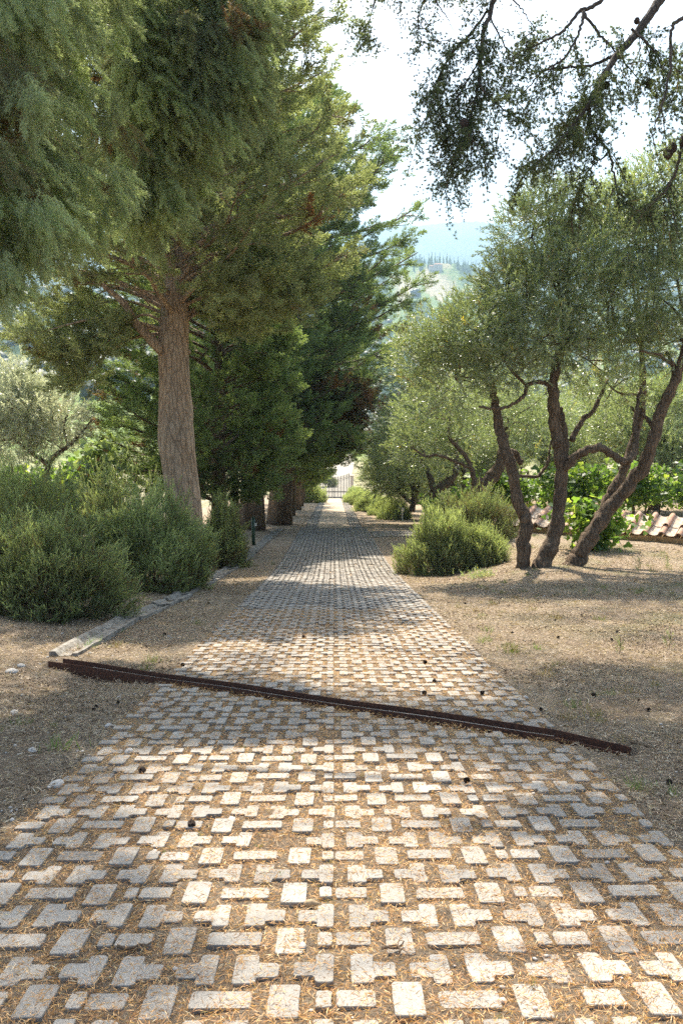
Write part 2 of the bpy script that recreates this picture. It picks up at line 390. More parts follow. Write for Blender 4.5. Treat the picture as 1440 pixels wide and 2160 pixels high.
m, nt, out = newmat('concrete_paver'); v = obvec(nt)
a = noise(nt, v, 160, 3, .7); b = noise(nt, v, 4, 4, .6); d = noise(nt, v, 28, 5, .7)
vo = N(nt, 'ShaderNodeTexVoronoi'); vo.inputs['Scale'].default_value = 110; nt.links.new(v, vo.inputs['Vector'])
c = ramp(nt, a, [(.3, (.15, .13, .105)), (.45, (.31, .285, .245)), (.7, (.41, .385, .335))])
c = mixc(nt, ramp(nt, vo.outputs['Distance'], [(.10, (.85, .85, .85)), (.22, (0, 0, 0))]), c, (.12, .11, .10))
c = mixc(nt, ramp(nt, d, [(.35, (.7, .7, .7)), (.55, (0, 0, 0))]), c, mixc(nt, .45, c, (.26, .21, .16)))
c = mixc(nt, .28, c, ramp(nt, b, [(.3, (.25, .21, .17)), (.7, (.45, .43, .39))]))
c = mixc(nt, .5, c, mixc(nt, 1, c, ramp(nt, attr(nt), [(0, (.55, .55, .56)), (.5, (.95, .95, .94)), (1, (1.25, 1.22, 1.18))]), 'MULTIPLY'))
h = N(nt, 'ShaderNodeMath', operation='SUBTRACT'); nt.links.new(a, h.inputs[0]); nt.links.new(ramp(nt, vo.outputs['Distance'], [(.08, (1, 1, 1)), (.2, (0, 0, 0))]), h.inputs[1])
princ(nt, out, c, .9, .15, bump(nt, h.outputs[0], .7, .004)); M['paver'] = m

def simple(name, col, rough=.8, spec=.2, var=.3, sc=20, metal=0, bd=.003, col2=None):
    m, nt, out = newmat(name); v = obvec(nt); n = noise(nt, v, sc, 5, .65)
    c2 = col2 or tuple(x * (1 - var) for x in col)
    c = ramp(nt, n, [(.35, c2), (.65, col)]); princ(nt, out, c, rough, spec, bump(nt, n, .5, bd), metal); return m
M['concrete'] = simple('weathered_concrete', (.34, .32, .28), .9, .1, .3, 14, bd=.02, col2=(.13, .11, .085))
M['rust'] = simple('rusted_steel', (.15, .065, .035), .8, .3, .5, 45, bd=.003, col2=(.045, .022, .016))
M['edge'] = simple('sunlit_steel_edge', (.55, .50, .46), .35, .6, .3, 30, metal=.6)  # pale colour stands in for sun caught on the flange edge
M['greenpaint'] = simple('green_painted_metal', (.03, .075, .045), .45, .4, .3, 20)
M['iron'] = simple('dark_wrought_iron', (.012, .013, .02), .5, .4, .3, 20)
M['white'] = simple('white_painted', (.75, .74, .70), .6, .3, .1, 12)
M['plaster'] = simple('ochre_plaster', (.52, .36, .19), .9, .1, .3, 9, bd=.01, col2=(.30, .19, .10))
M['pillar'] = simple('pale_stone_pillar', (.62, .56, .47), .9, .1, .2, 7, bd=.01)
M['roadwhite'] = simple('pale_gravel_road', (.36, .33, .27), .95, .05, .15, 3, bd=.01)
M['gravel'] = simple('drive_gravel', (.52, .44, .33), .95, .1, .4, 30, bd=.02, col2=(.27, .20, .13))
M['stone'] = simple('pale_pebble', (.55, .51, .45), .8, .2, .35, 20)
M['cone'] = simple('cedar_cone_scales', (.085, .06, .045), .85, .15, .6, 60, bd=.01)
M['twig'] = simple('dry_twig', (.20, .14, .09), .9, .1, .5, 40)
M['dirt'] = simple('dark_soil', (.16, .10, .06), .95, .05, .4, 25, bd=.02)
m, nt, out = newmat('terracotta'); v = obvec(nt); n = noise(nt, v, 16, 5, .7); n2 = noise(nt, v, 3.5, 4, .6)
c = ramp(nt, n, [(.3, (.30, .16, .10)), (.5, (.50, .30, .20)), (.72, (.62, .47, .35))]); c = mixc(nt, ramp(nt, n2, [(.48, (0, 0, 0)), (.62, (.7, .7, .7))]), c, (.36, .33, .27))
princ(nt, out, c, .9, .1, bump(nt, n, .5, .01)); M['tile'] = m
M['tile_pale'] = simple('lichened_pale_tile', (.60, .52, .42), .95, .05, .3, 12, bd=.01, col2=(.38, .27, .19))
M['housewall'] = simple('pale_house_wall', (.72, .62, .48), .9, .1, .15, .5)
M['houseroof'] = simple('clay_house_roof', (.42, .24, .15), .9, .1, .25, 1.0)
M['window'] = simple('dark_window_glass', (.05, .06, .07), .2, .5, .2, 3)
# ------------------------------------------------------------------ ground sheet near the drive
def axis(parts):
    out = [parts[0][0]]
    for (a, b, s) in parts: out += list(np.linspace(a, b, max(2, int(round((b - a) / s)) + 1))[1:])
    return np.array(out)
def grid(xs, ys, zf):
    X, Y = np.meshgrid(xs, ys); Z = zf(X.ravel(), Y.ravel()).reshape(X.shape)
    V = np.stack([X, Y, Z], 2).reshape(-1, 3); nx, ny = len(xs), len(ys)
    i = np.arange(nx - 1)[None] + (np.arange(ny - 1) * nx)[:, None]; i = i.ravel()
    return V, np.stack([i, i + 1, i + 1 + nx, i + nx], 1)

def ground_sheet(x, y):
    z = gz(x, y)
    s, n = chan(x, y)
    inch = (np.abs(n) < .10) & (s > -.02) & (s < CHL + .05)
    z = z - (.019 - .012 * (fbm(x * 5, y * 5, 61) - .35)) * (np.abs(x) < 1.62) * (1 + sm(15, 30, y))
    z = np.where(inch, z - .09, z)
    far = sm(96, 106, y) * 1.2
    return z - far
xs = axis([(-70, -12, 2.5), (-12, -5, .35), (-5, 5.5, .055), (5.5, 14, .22), (14, 70, 2.5)])
ys = axis([(-14, 1.5, .6), (1.5, 13, .055), (13, 30, .16), (30, 60, .5), (60, 108, 1.5)])
V, F = grid(xs, ys, ground_sheet)
setp(mesh('ground', V, F, M['ground'], smooth=True), kind='structure')

# ------------------------------------------------------------------ the paved drive: grass pavers of T and bar shapes
def rrect(x0, y0, x1, y1): return [(x0, y0), (x1, y0), (x1, y1), (x0, y1)]
U = .405
SHAPES = [  # one 0.4 m cell: (outline, which seam sides it touches)
    rrect(.008, .055, .138, .155), rrect(.192, .0, .294, .2), rrect(.346, .055, .399, .155), 'bar',
    [(.06, .203), (.14, .203), (.14, .245), (.216, .245), (.216, .34), (.14, .34), (.14, .398), (.06, .398)],
    [(.266, .245), (.342, .245), (.342, .203), (.405, .203), (.405, .398), (.342, .398), (.342, .34), (.266, .34)]]
DR = MB()
SL = math.cos(PITCH)
cross_y0, cross_y1 = 36.5, 40.0
def paver(poly, top, h, near, tint, jx, jy, rot, tiltx, tilty):
    P = np.array(poly); c = P.mean(0)
    if near:
        # round the corners, nibble the edges
        Q = []
        n = len(P)
        for i in range(n):
            a, b, d = P[i - 1], P[i], P[(i + 1) % n]
            ra = min(.012, .35 * np.linalg.norm(a - b)); rb = min(.012, .35 * np.linalg.norm(d - b))
            p1 = b + (a - b) / np.linalg.norm(a - b) * ra; p2 = b + (d - b) / np.linalg.norm(d - b) * rb
            Q += [p1, (p1 + p2 + b) / 3 + rng.normal(0, .0012, 2), p2, (p2 + d) / 2 if np.linalg.norm(d - b) > .06 else p2 + (d - p2) * .4]
        P = np.array(Q) + rng.normal(0, .0013, (len(Q), 2))
    else:
        P = P + rng.normal(0, .002, P.shape)
    ca, sa = math.cos(rot), math.sin(rot)
    L = (P - c); L = np.stack([L[:, 0] * ca - L[:, 1] * sa, L[:, 0] * sa + L[:, 1] * ca], 1)
    n = len(L)
    zt = L[:, 0] * tiltx + L[:, 1] * tilty
    ins = L * (1 - .003 / (np.abs(L).max() + .01)) if near else L
    A = np.column_stack([L + c, zt - h]); B = np.column_stack([L + c, zt - .003]); Cc = np.column_stack([ins + c, zt])
    k = np.arange(n); k2 = (k + 1) % n
    if near:
        V = np.vstack([A, B, Cc, [[c[0], c[1], 0]]]); Q = np.concatenate([np.stack([k, k2, k2 + n, k + n], 1), np.stack([k + n, k2 + n, k2 + 2 * n, k + 2 * n], 1)])
        T = np.stack([k + 2 * n, k2 + 2 * n, np.full(n, 3 * n)], 1)
    else:
        V = np.vstack([A, Cc, [[c[0], c[1], 0]]]); Q = np.stack([k, k2, k2 + n, k + n], 1); T = np.stack([k + n, k2 + n, np.full(n, 2 * n)], 1)
    return V, Q, T
row = 0; s0 = -.12
yrow = 1.3
slab_t = {}
while yrow < 91:
    i = 0
    for cell in range(-4, 4):
        x0 = cell * U
        if yrow > 43 and not (cell in (-4, -3, 2, 3)): continue
        key = (cell // 2, row // 2)
        if key not in slab_t: slab_t[key] = (rng.normal(0, .006), rng.normal(0, .006), rng.normal(0, .003), rng.normal(0, .004), rng.normal(.5, .10), rng.normal(0, .004))
        tx, ty, dz, rt, tn, dx = slab_t[key]
        for si, sh in enumerate(SHAPES):
            if sh == 'bar':
                if cell % 2: continue
                sh = rrect(.343, .055, .543, .155)
            elif si in (0, 2) and ((si == 0 and cell % 2) or (si == 2 and not cell % 2)): continue
            P = [(x0 + p[0] + dx, p[1]) for p in sh]
            if yrow > 43 and abs(np.mean([p[0] for p in P])) > 1.38: continue
            cx = np.mean([p[0] for p in P]); cyy = yrow + np.mean([p[1] for p in P]) * SL
            ss, nn = chan(cx, cyy)
            if abs(nn) < .16 and -.1 < ss < CHL + .1: continue
            if abs(cx) > 1.3 and rng.random() < .05: continue
            if rng.random() < .008: continue
            near = yrow < 13
            V, Q, T = paver(P, 0, .06, near, 0, 0, 0, rt + rng.normal(0, .006), tx + rng.normal(0, .008), ty + rng.normal(0, .01))
            y = yrow + V[:, 1] * SL; z = zroad(y) + V[:, 2] + dz + rng.normal(0, .0025) - .004 + (.01 if abs(nn) < .3 and nn > 0 and cx > .9 else 0)
            DR.add(np.column_stack([V[:, 0], y, z]), Q, T, np.clip(tn + rng.normal(0, .2), 0, 1))
    yrow += U * SL; row += 1
# the paved spur that leaves to the right
yr = cross_y0
while yr < cross_y1:
    x = 1.66
    while x < 9:
        for sh in SHAPES:
            if sh == 'bar': continue
            V, Q, T = paver([(x + p[0], p[1]) for p in sh], 0, .06, False, 0, 0, 0, 0, 0, 0); y = yr + V[:, 1]
            DR.add(np.column_stack([V[:, 0], y, gz(V[:, 0], y) + V[:, 2] + .035]), Q, T, np.clip(rng.normal(.5, .15), 0, 1))
        x += U
    yr += .4
setp(DR.build('driveway', M['paver']), 'pale concrete grass-paver drive running downhill to the gate', kind='structure')

# gravel between the wheel strips
xs = np.linspace(-.80, .80, 7); ys = np.arange(42.6, 95, .8)
V, F = grid(xs, ys, lambda x, y: zroad(y) - .012 + .02 * (np.abs(x) < .7) + .01 * (fbm(x * 3, y * 3, 4) - .5))
V[:, 0] *= (1 + .03 * np.sin(V[:, 1])); setp(mesh('gravel_strip', V, F, M['gravel'], smooth=True), kind='structure')
# pale road beyond the gate
ys = np.arange(91.6, 230, 1.2)
V = []; 
for y in ys:
    cx = .1 + .9 * math.sin((y - 92) / 60) * (y - 92) / 60; w = 1.7 + (y - 92) * .012
    for k in (-1, -.5, 0, .5, 1): V.append([cx + k * w, y, 0])
V = np.array(V)
V0 = V
# ------------------------------------------------------------------ far land: valley, villa hill, ridge
RR = np.array([0, 105, 150, 200, 260, 350, 500, 650, 800, 1000, 1200, 1350, 1500, 1650, 1900, 2300, 3000, 3800, 4600, 5200, 5800, 6500])
HC = np.array([0, -13, -15.4, -18.3, -20, -23, -24, -12, 8, 36, 72, 118, 176, 160, 110, 120, 260, 450, 680, 812, 820, 760.])
HL = np.array([0, -13, -15, -13, -7, -1, 6, 22, 40, 66, 90, 110, 128, 140, 160, 190, 300, 470, 680, 800, 820, 760.])
def hfar(x, y):
    x = np.asarray(x, float); y = np.asarray(y, float)
    r = np.hypot(x, y); az = np.degrees(np.arctan2(x, y))
    hc = np.interp(r, RR, HC); hl = np.interp(r, RR, HL)
    k = sm(-6, -11, az); h = hc * (1 - k) + hl * k
    # the knoll with the villa
    vx, vy = 1500 * math.sin(R(6.6)), 1500 * math.cos(R(6.6))
    kn = np.exp(-(((az - 6.6) / 4.2) ** 2)) * np.exp(-((r - 1520) / 230) ** 2)
    h = h - (1 - np.exp(-(((az - 6.6) / 4.2) ** 2))) * (1 - k) * 60 * np.exp(-((r - 1500) / 260) ** 2) 
    amp = np.interp(r, [100, 400, 1000, 3000, 6000], [.0, 5, 16, 60, 50])
    h = h + amp * (fbm(x / np.maximum(r, 1) * 14 + 3, r / 420 + az * .11, 21) - .5) * 1.1
    h = h + np.interp(r, [4000, 5200], [0, 1]) * 46 * (fbm(az * .35 + 2, az * 0 + 1.3, 31, 4) - .5)
    g = gz(x, y)
    t = sm(110, 190, r); return g * (1 - t) + h * t
def h1(x, y): return float(hfar(np.array([x]), np.array([y]))[0])
V = V0; V[:, 2] = hfar(V[:, 0], V[:, 1]) + .05
n = len(ys); i = (np.arange(4)[None] + (np.arange(n - 1) * 5)[:, None]).ravel()
setp(mesh('dirt_road', V, np.stack([i, i + 1, i + 6, i + 5], 1), M['roadwhite'], smooth=True), kind='structure')

az = np.radians(axis([(-75, -30, .6), (-30, 30, .10), (30, 75, .6)]))
rs = np.concatenate([np.geomspace(60, 300, 60), np.geomspace(304, 2000, 170)[0:], np.geomspace(2020, 6800, 120)])
A, RD = np.meshgrid(az, rs); X = (RD * np.sin(A)).ravel(); Y = (RD * np.cos(A)).ravel()
Z = hfar(X, Y); Z = Z - np.where((np.abs(X) < 75) , 1, 0) * sm(108, 98, Y) * 2.0
r = np.hypot(X, Y); azd = np.degrees(np.arctan2(X, Y))
# land cover: 0 wood .. .5 olive grove .. 1 dry field
wood = fbm(azd * 1.1 + 5, np.log(r) * 9, 41, 5)
cover = np.clip((wood - .42) * 2.3, 0, .8)
cover = np.where(r > 1750, np.clip(cover * .45 - .06, 0, 1), cover)
vill = np.exp(-(((azd - 6.4) / 2.6) ** 2) - ((r - 1370) / 150) ** 2)
cover = np.clip(cover + vill * .9 * (.6 + .8 * (fbm(azd * 6, r / 25, 3) - .3)), 0, 1)
near = sm(300, 180, r); cover = np.clip(cover * (1 - near) + near * (.75 + .25 * wood), 0, 1)
cover = cover * (1 - .75 * sm(-6, -10, azd) * sm(420, 520, r)); left = sm(-8, -12, azd) * sm(420, 300, r) * sm(140, 200, r); cover = cover * (1 - left) + left * .62
canopy = (cover < .35) * sm(250, 500, r) * np.interp(r, [300, 1500, 5000], [5, 7, 14]) * vn(azd * 9, np.log(r) * 90, 7)
Z = Z + canopy
nx, ny = len(az), len(rs); i = (np.arange(nx - 1)[None] + (np.arange(ny - 1) * nx)[:, None]).ravel()
m, nt, out = newmat('hill_land'); v = obvec(nt)
a = noise(nt, v, .012, 5, .7); b = noise(nt, v, .09, 4, .75); c = noise(nt, v, .5, 3, .7)
tb = N(nt, 'ShaderNodeMath', operation='MULTIPLY_ADD'); nt.links.new(b, tb.inputs[0]); tb.inputs[1].default_value = .5; 
sb = N(nt, 'ShaderNodeMath', operation='SUBTRACT'); nt.links.new(attr(nt), sb.inputs[0]); sb.inputs[1].default_value = .25; nt.links.new(sb.outputs[0], tb.inputs[2])
cc = ramp(nt, tb.outputs[0], [(.0, (.022, .045, .02)), (.28, (.04, .075, .03)), (.42, (.10, .15, .05)), (.6, (.16, .22, .07)), (.78, (.24, .23, .12)), (1, (.36, .32, .21))])
cc = mixc(nt, .6, cc, mixc(nt, 1, cc, ramp(nt, c, [(.3, (.45, .45, .45)), (.7, (1.5, 1.5, 1.5))]), 'MULTIPLY'))
princ(nt, out, cc, .95, .05, bump(nt, b, 1.0, 6.0)); M['hill'] = m
o = mesh('hills', np.column_stack([X, Y, Z]), np.stack([i, i + 1, i + 1 + nx, i + nx], 1), m, tint=cover, smooth=True); setp(o, kind='structure')

# ------------------------------------------------------------------ loose litter on and beside the drive
def litter(name, n, ylo, yhi, L, w, pw, mat, keep, lift=.0, tint=(.5, .22), label=None, lie=.28):
    u = rng.random(n); y = (ylo ** pw + u * (yhi ** pw - ylo ** pw)) ** (1 / pw)
    x = (rng.random(n) * 2 - 1) * (.9 + y * .46); k = keep(x, y); x, y = x[k], y[k]
    z = ground_sheet(x, y) + .003 + lift * rng.random(len(x)) ** 1.6
    D = rng.normal(size=(len(x), 3)); D[:, 2] = rng.normal(0, lie, len(x)) + .05
    V, F = lances(np.column_stack([x, y, z]), D, L * rng.uniform(.4, 1.2, len(x)) * (1 + y * .03), w * (1 + y * .08), at=.5)
    c = np.repeat(np.clip(rng.normal(*tint, len(x)) + .3 * (fbm(x * 1.3, y * 1.3, 12) - .5), 0, 1), 4)
    o = mesh(name, V, F, mat, tint=c); return setp(o, label, None, None, 'stuff')
ondrive = lambda x, y: np.abs(x) < 1.62
clump = lambda x, y, s, t: fbm(x * s, y * s, 8) > t
litter('pine_needles', 330000, 1.7, 14, .034, .0023, .6, M['drygrass'], lambda x, y: ondrive(x, y), .024)
litter('dry_straw', 260000, 1.9, 24, .045, .0032, .75, M['duststraw'], lambda x, y: (~ondrive(x, y)), .014, (.45, .25))
# long grass stems, chips of bark and twiglets
litter('bark_chips', 90000, 2.3, 24, .022, .008, .8, M['twig'], lambda x, y: (~ondrive(x, y)) & (fbm(x * 1.7, y * 1.7, 88) > .5), .012, (.5, .2), lie=.2)
n = 1100; y = rng.uniform(3, 26, n) ; x = rng.uniform(-1, 1, n) * (1 + y * .42)
k = (np.abs(x) > 1.75); x, y = x[k], y[k]; k = (fbm(x * .8, y * .8, 51) > np.where(x > 0, .52, .55)); x, y = x[k], y[k]
GT = [t_grass(i, 30, .13) for i in range(4)]
Vg, Fg, Cg = scatter_mix(GT, np.column_stack([x, y, gz(x, y) - .01]), np.tile([[0, 0, 1.]], (len(x), 1)), rng.uniform(.35, 1.2, len(x)), rng.normal(.4, .3, len(x)))
setp(mesh('grass', Vg, Fg, M['grass'], tint=Cg), kind='stuff')
# grass blades rising in the joints of the paving
n = 500; y = rng.uniform(2, 9, n); x = rng.uniform(-1.6, 1.6, n); k = fbm(x * 2, y * 2, 77) > .62
x, y = x[k], y[k]; GT2 = [t_grass(i + 9, 12, .05, .003, .012) for i in range(3)]
Vg, Fg, Cg = scatter_mix(GT2, np.column_stack([x, y, ground_sheet(x, y)]), np.tile([[0, 0, 1.]], (len(x), 1)), rng.uniform(.5, 1, len(x)), rng.normal(.3, .2, len(x)))
setp(mesh('joint_weeds', Vg, Fg, M['grass'], tint=Cg), kind='stuff')
# small pebbles
def pebble_mesh(r, seed, sub=2):
    import bmesh
    bm = bmesh.new(); bmesh.ops.create_icosphere(bm, subdivisions=sub, radius=1); V = np.array([v.co[:] for v in bm.verts]); F = np.array([[v.index for v in f.verts] for f in bm.faces]); bm.free()
    q = np.random.default_rng(seed); k = 1 + .35 * (vn(V[:, 0] * 1.3 + seed, V[:, 1] * 1.3 + V[:, 2], seed) - .5); V = V * k[:, None] * np.array([1, .75, .5]) + .0; return V * r, F, np.zeros(len(V))
PT = [pebble_mesh(1, i, 1) for i in range(5)]
n = 2600; y = 2 + rng.random(n) ** 1.5 * 14; x = rng.uniform(-1, 1, n) * (1 + y * .42); k = (x < -1.6) | (rng.random(n) < .22); x, y = x[k], y[k]
q = rng.normal(0, .25, (len(x), 3)); q[:, 2] = 1
Vg, Fg, Cg = scatter_mix(PT, np.column_stack([x, y, ground_sheet(x, y) + .004]), q, rng.lognormal(-4.75, .45, len(x)), .5)
setp(mesh('pebbles', Vg, Fg, M['stone'], tint=Cg, smooth=True), kind='stuff')

STONES = [(25, 1418, .10), (45, 1405, .07), (230, 1532, .045), (272, 1585, .05), (68, 1585, .05), (30, 1505, .06), (120, 1655, .06)]
sp = [pebble_mesh(1, 20 + i, 3) for i in range(3)]
words = ['large pale angular stone half buried at the left edge below the rosemary', 'pale stone just behind the large angular one at left', 'small white stone lying in brown litter left of the drive', 'white pebble nearest the left edge of the paving in bare soil', 'flat grey stone lying alone in soil at the far left', 'small pale stone between the large stone and the grass tufts at left', 'grey stone lying close to the paving where the left soil narrows']
for i, (px, py, s_) in enumerate(STONES):
    p = pxground(px, py); V, F, c = sp[i % 3]
    o = mesh('stone', V * s_ * .8, F, M['stone'], smooth=True); o.location = p; o.rotation_euler = (rng.normal() * .2, rng.normal() * .2, rng.random() * 6); setp(o, words[i], 'stone', 'stones lying left of the drive')

# cedar cones fallen on the ground
def cone_mesh():
    b = MB(); k = 0
    for i in range(9):
        z = i / 8 * 1.5 - .6; r = math.sqrt(max(0, 1 - (z / 1.05) ** 2)) * .75 + .05
        for j in range(9):
            a = (j + i * .5) / 9 * 2 * math.pi; d = np.array([math.cos(a), math.sin(a), 0]); t = np.array([-d[1], d[0], 0])
            c0 = d * r * .45 + [0, 0, z]; c1 = d * (r + .14) + [0, 0, z + .15]
            b.add([c0 - t * .2, c0 + t * .2, c1 + t * .2, c1 - t * .2, c0 - t * .18 + [0, 0, .1], c0 + t * .18 + [0, 0, .1]], [[0, 1, 2, 3], [4, 5, 2, 3]])
    return b
cm = cone_mesh().build('fallen_cone', M['cone']); setp(cm, category := None)
CONES = [(915, 1440), (1288, 1351), (1080, 1375), (1150, 1325), (1176, 1347), (1300, 1335), (1250, 1470), (1365, 1500), (1410, 1655), (1170, 1310), (1080, 1337), (895, 1400),
 (982, 1652), (895, 1465), (250, 1485), (198, 1500), (205, 1495), (385, 1405), (348, 1340), (405, 1745), (440, 1275), (300, 1630), (1018, 1465), (1140, 1500), (640, 1345), (1225, 1300), (950, 1243), (980, 1275), (1345, 1480)]
for i, (px, py) in enumerate(CONES):
    o = cm if i == 0 else cm.copy()
    if i: COL.objects.link(o)
    p = pxground(px, py); s_ = rng.uniform(.014, .024); o.scale = (s_,) * 3; o.location = p + [0, 0, .016]; o.rotation_euler = (rng.normal(), rng.normal() * 1.4, rng.random() * 6)
    side = 'on the paving of the drive' if abs(p[0]) < 1.62 else ('on the bare ground right of the drive' if p[0] > 0 else 'in the litter left of the drive')
    setp(o, 'small dark brown cone lying ' + side, 'cone', 'fallen cones ' + side)

def twig(px0, py0, px1, py1, rad, label, bend=.02, grp='twigs on the drive'):
    a, b = pxground(px0, py0), pxground(px1, py1); L = np.linspace(0, 1, 7)[:, None]; P = a + (b - a) * L; P[:, 2] = gz(P[:, 0], P[:, 1]) + rad + .004
    d = np.cross(unit(b - a), [0, 0, 1]); P = P + d * (np.sin(L * math.pi) * bend) + rng.normal(0, .003, P.shape)
    e = empty('twig', P[0], label, 'twig', grp); MB().tube(P, np.linspace(rad, rad * .4, 7), 6, .3, 3).build('stem', M['twig'], e)
    s2 = P[3]; MB().tube(smooth_path([s2, s2 + (P[5] - P[3]) * .4 + d * .03 + [0, 0, .01], s2 + (P[6] - P[3]) * .5 + d * .07], 4), [rad * .5, rad * .4, rad * .3, rad * .15], 5).build('side_shoot', M['twig'], e)
twig(845, 2018, 815, 2008, .005, 'short dark twig on the sunlit paving near the bottom'); 
twig(805, 2012, 850, 1994, .006, 'thicker dark twig pointing right on the central pavers near the bottom')
twig(248, 2010, 330, 1990, .006, 'forked dark twig across a shaded paver at lower left', .03)
twig(240, 1700, 295, 1688, .006, 'pale twig lying on the left side of the paving')
twig(335, 1565, 250, 1562, .005, 'long thin twig at the left edge of the paving')
twig(340, 1500, 385, 1478, .006, 'thin pale twig beside the rusty channel', .02, 'twigs on the drive')
twig(1320, 1570, 1390, 1580, .012, 'dark bent twig in the soil past the right end of the rusty channel', .03, 'twigs on the drive')
# the dry pod lying on a paver
p = pxground(657, 1914); pod = MB(); pod.tube([p + [-.032, .0, .012], p + [-.02, 0, .016], p + [0, .002, .018], p + [.02, .004, .014], p + [.04, .008, .008]], [.003, .015, .016, .009, .002], 9, .1, 1)
o = pod.build('dry_pod', simple('tan_seed_pod', (.42, .30, .17), .7, .3, .3, 60), smooth=True); setp(o, 'tan pointed seed pod lying on a paver near the bottom centre', 'seed pod')

# ------------------------------------------------------------------ rusty steel drain channel across the drive
ce = empty('drain_channel', (CH0[0], CH0[1], groundz(*CH0)), 'rusty steel drain channel lying aslant across the paved drive', 'drain channel')
def chpt(s, n, z): 
    p = CH0 + CHD * s + CHN * n; return [p[0], p[1], zroad(p[1]) + z]
def chwall(n0, n1, zb, zt, name, mat, s0=0., s1=CHL, sag=0):
    ss = np.linspace(s0, s1, 24); V = []
    for s in ss:
        wz = .005 * math.sin(s * 3.1) - .05 * sm(CHL - .5, CHL, s)
        for (n, z) in ((n0, zb), (n1, zb), (n1, zt + wz), (n0, zt + wz)): V.append(chpt(s, n, z))
    Q = []
    for i in range(23):
        for j in range(4): Q.append([i * 4 + j, i * 4 + (j + 1) % 4, (i + 1) * 4 + (j + 1) % 4, (i + 1) * 4 + j])
    Q += [[0, 3, 2, 1], [92, 93, 94, 95]]; return MB().add(V, Q).build(name, mat, ce)
chwall(-.060, -.053, -.12, .014, 'front_flange', M['rust'], .0)
chwall(.050, .057, -.12, .036, 'back_flange', M['rust'], .10)
chwall(-.0525, .0495, -.12, -.105, 'channel_bottom', M['rust'])
chwall(-.0595, -.0535, .0145, .0175, 'sunlit_rim', M['edge'], .7, CHL - .5)  # bright strip painted as sunlight along the front flange

# ------------------------------------------------------------------ concrete gutter along the left
GP = np.array([[-3.0, 9.35], [-2.93, 12.9], [-2.86, 16], [-2.83, 19.5], [-2.78, 26], [-2.72, 33], [-2.52, 42]])
ge = empty('concrete_gutter', (GP[0][0], GP[0][1], groundz(*GP[0])), 'weathered concrete gutter of short cast lengths beside the left shrubs', 'gutter')
yy = 9.45
while yy < 42:
    y1 = yy + 1.0; xa = np.interp(yy, GP[:, 1], GP[:, 0]) + rng.normal(0, .02); xb = np.interp(y1, GP[:, 1], GP[:, 0]) + rng.normal(0, .02)
    za = groundz(-2.75, yy) + .02 + rng.normal(0, .008) ; zb = groundz(-2.75, y1) + .02 + rng.normal(0, .008); top = .035; b = MB()
    prof = [(-.17, -.15), (-.17, top + .02), (-.11, top + .02), (-.06, .012), (.06, .012), (.10, top), (.155, top), (.155, -.15)]
    V = []
    for (x, y, z) in ((xa, yy + .012, za), (xa * .66 + xb * .34, yy + .34, za * .66 + zb * .34), (xa * .34 + xb * .66, yy + .66, za * .34 + zb * .66), (xb, y1 - .012, zb)):
        V += [[x + p[0] + rng.normal(0, .006), y + rng.normal(0, .004), z + p[1] + rng.normal(0, .005)] for p in prof]
    Q = [[k * 8 + j, (k + 1) * 8 + j, (k + 1) * 8 + (j + 1) % 8, k * 8 + (j + 1) % 8] for k in range(3) for j in range(8)]
    Q += [[0, 1, 2, 3], [0, 3, 4, 7], [4, 5, 6, 7], [27, 26, 25, 24], [31, 28, 27, 24], [31, 30, 29, 28]]
    b.add(V, Q).build('gutter_length', M['concrete'], ge); yy = y1

# ------------------------------------------------------------------ green post
px_, py_ = -2.98, 32.5; z0 = groundz(px_, py_)
pe = empty('marker_post', (px_, py_, z0), 'short round green metal post standing by the gutter', 'post')
MB().tube([[px_, py_, z0 - .2], [px_, py_, z0 + 1.03]], .065, 14).build('post', M['greenpaint'], pe, smooth=True)
MB().tube([[px_, py_, z0 + 1.03], [px_, py_, z0 + 1.06], [px_, py_, z0 + 1.075]], [.07, .07, .03], 14).build('cap', M['greenpaint'], pe)
MB().box([px_ + .09, py_ - .03, z0 + .78], [.09, .05, .10]).build('socket_box', M['white'], pe)

# ------------------------------------------------------------------ the gate
gy = 92.0; g0 = float(zroad(gy)) - .0
ge = empty('iron_gate', (0, gy, g0), 'double wrought iron gate with curved top closing the far end of the drive', 'gate')
def gtop(x): return 2.05 + .42 * (abs(x) / 1.65) ** 2
for sgn in (-1, 1):
    lf = empty('gate_leaf', (0, 0, 0), None, None); del_keys = [k for k in ('label', 'category', 'group') if k in lf.keys()]
    for k in del_keys: del lf[k]
    lf.parent = ge
    b = MB()
    for i in range(1, 11):
        x = sgn * i * .158; b.tube([[x, 0, .08], [x, 0, gtop(x) + .06], [x, 0, gtop(x) + .10], [x, 0, gtop(x) + .15], [x, 0, gtop(x) + .22]], [.036, .036, .05, .04, .003], 6)
    b.build('bar', M['iron'], lf, world=False)
    b = MB(); xs_ = np.linspace(.03, 1.66, 12) * sgn
    for dz in (-.10, -.26): b.tube([[x, 0, gtop(x) + dz] for x in xs_], .017, 6)
    b.build('top_rail', M['iron'], lf, world=False)
    b = MB(); [b.box([sgn * .85, 0, z], [1.62, .035, .035]) for z in (.62, .72)]
    for i in range(10):
        x = sgn * (i + .5) * .158; b.box([x, 0, .67], [.05, .02, .05])
    b.build('middle_rail', M['iron'], lf, world=False)
    MB().box([sgn * .85, 0, .10], [1.62, .05, .10]).build('bottom_rail', M['pillar'], lf, world=False)  # pale stone colour imitates sunlight on the iron rail
    MB().box([sgn * .028, 0, 1.14], [.05, .06, 2.2]).build('meeting_stile', M['iron'], lf, world=False)
    MB().box([sgn * 1.67, 0, 1.3], [.05, .05, 2.45]).build('hinge_stile', M['iron'], lf, world=False)
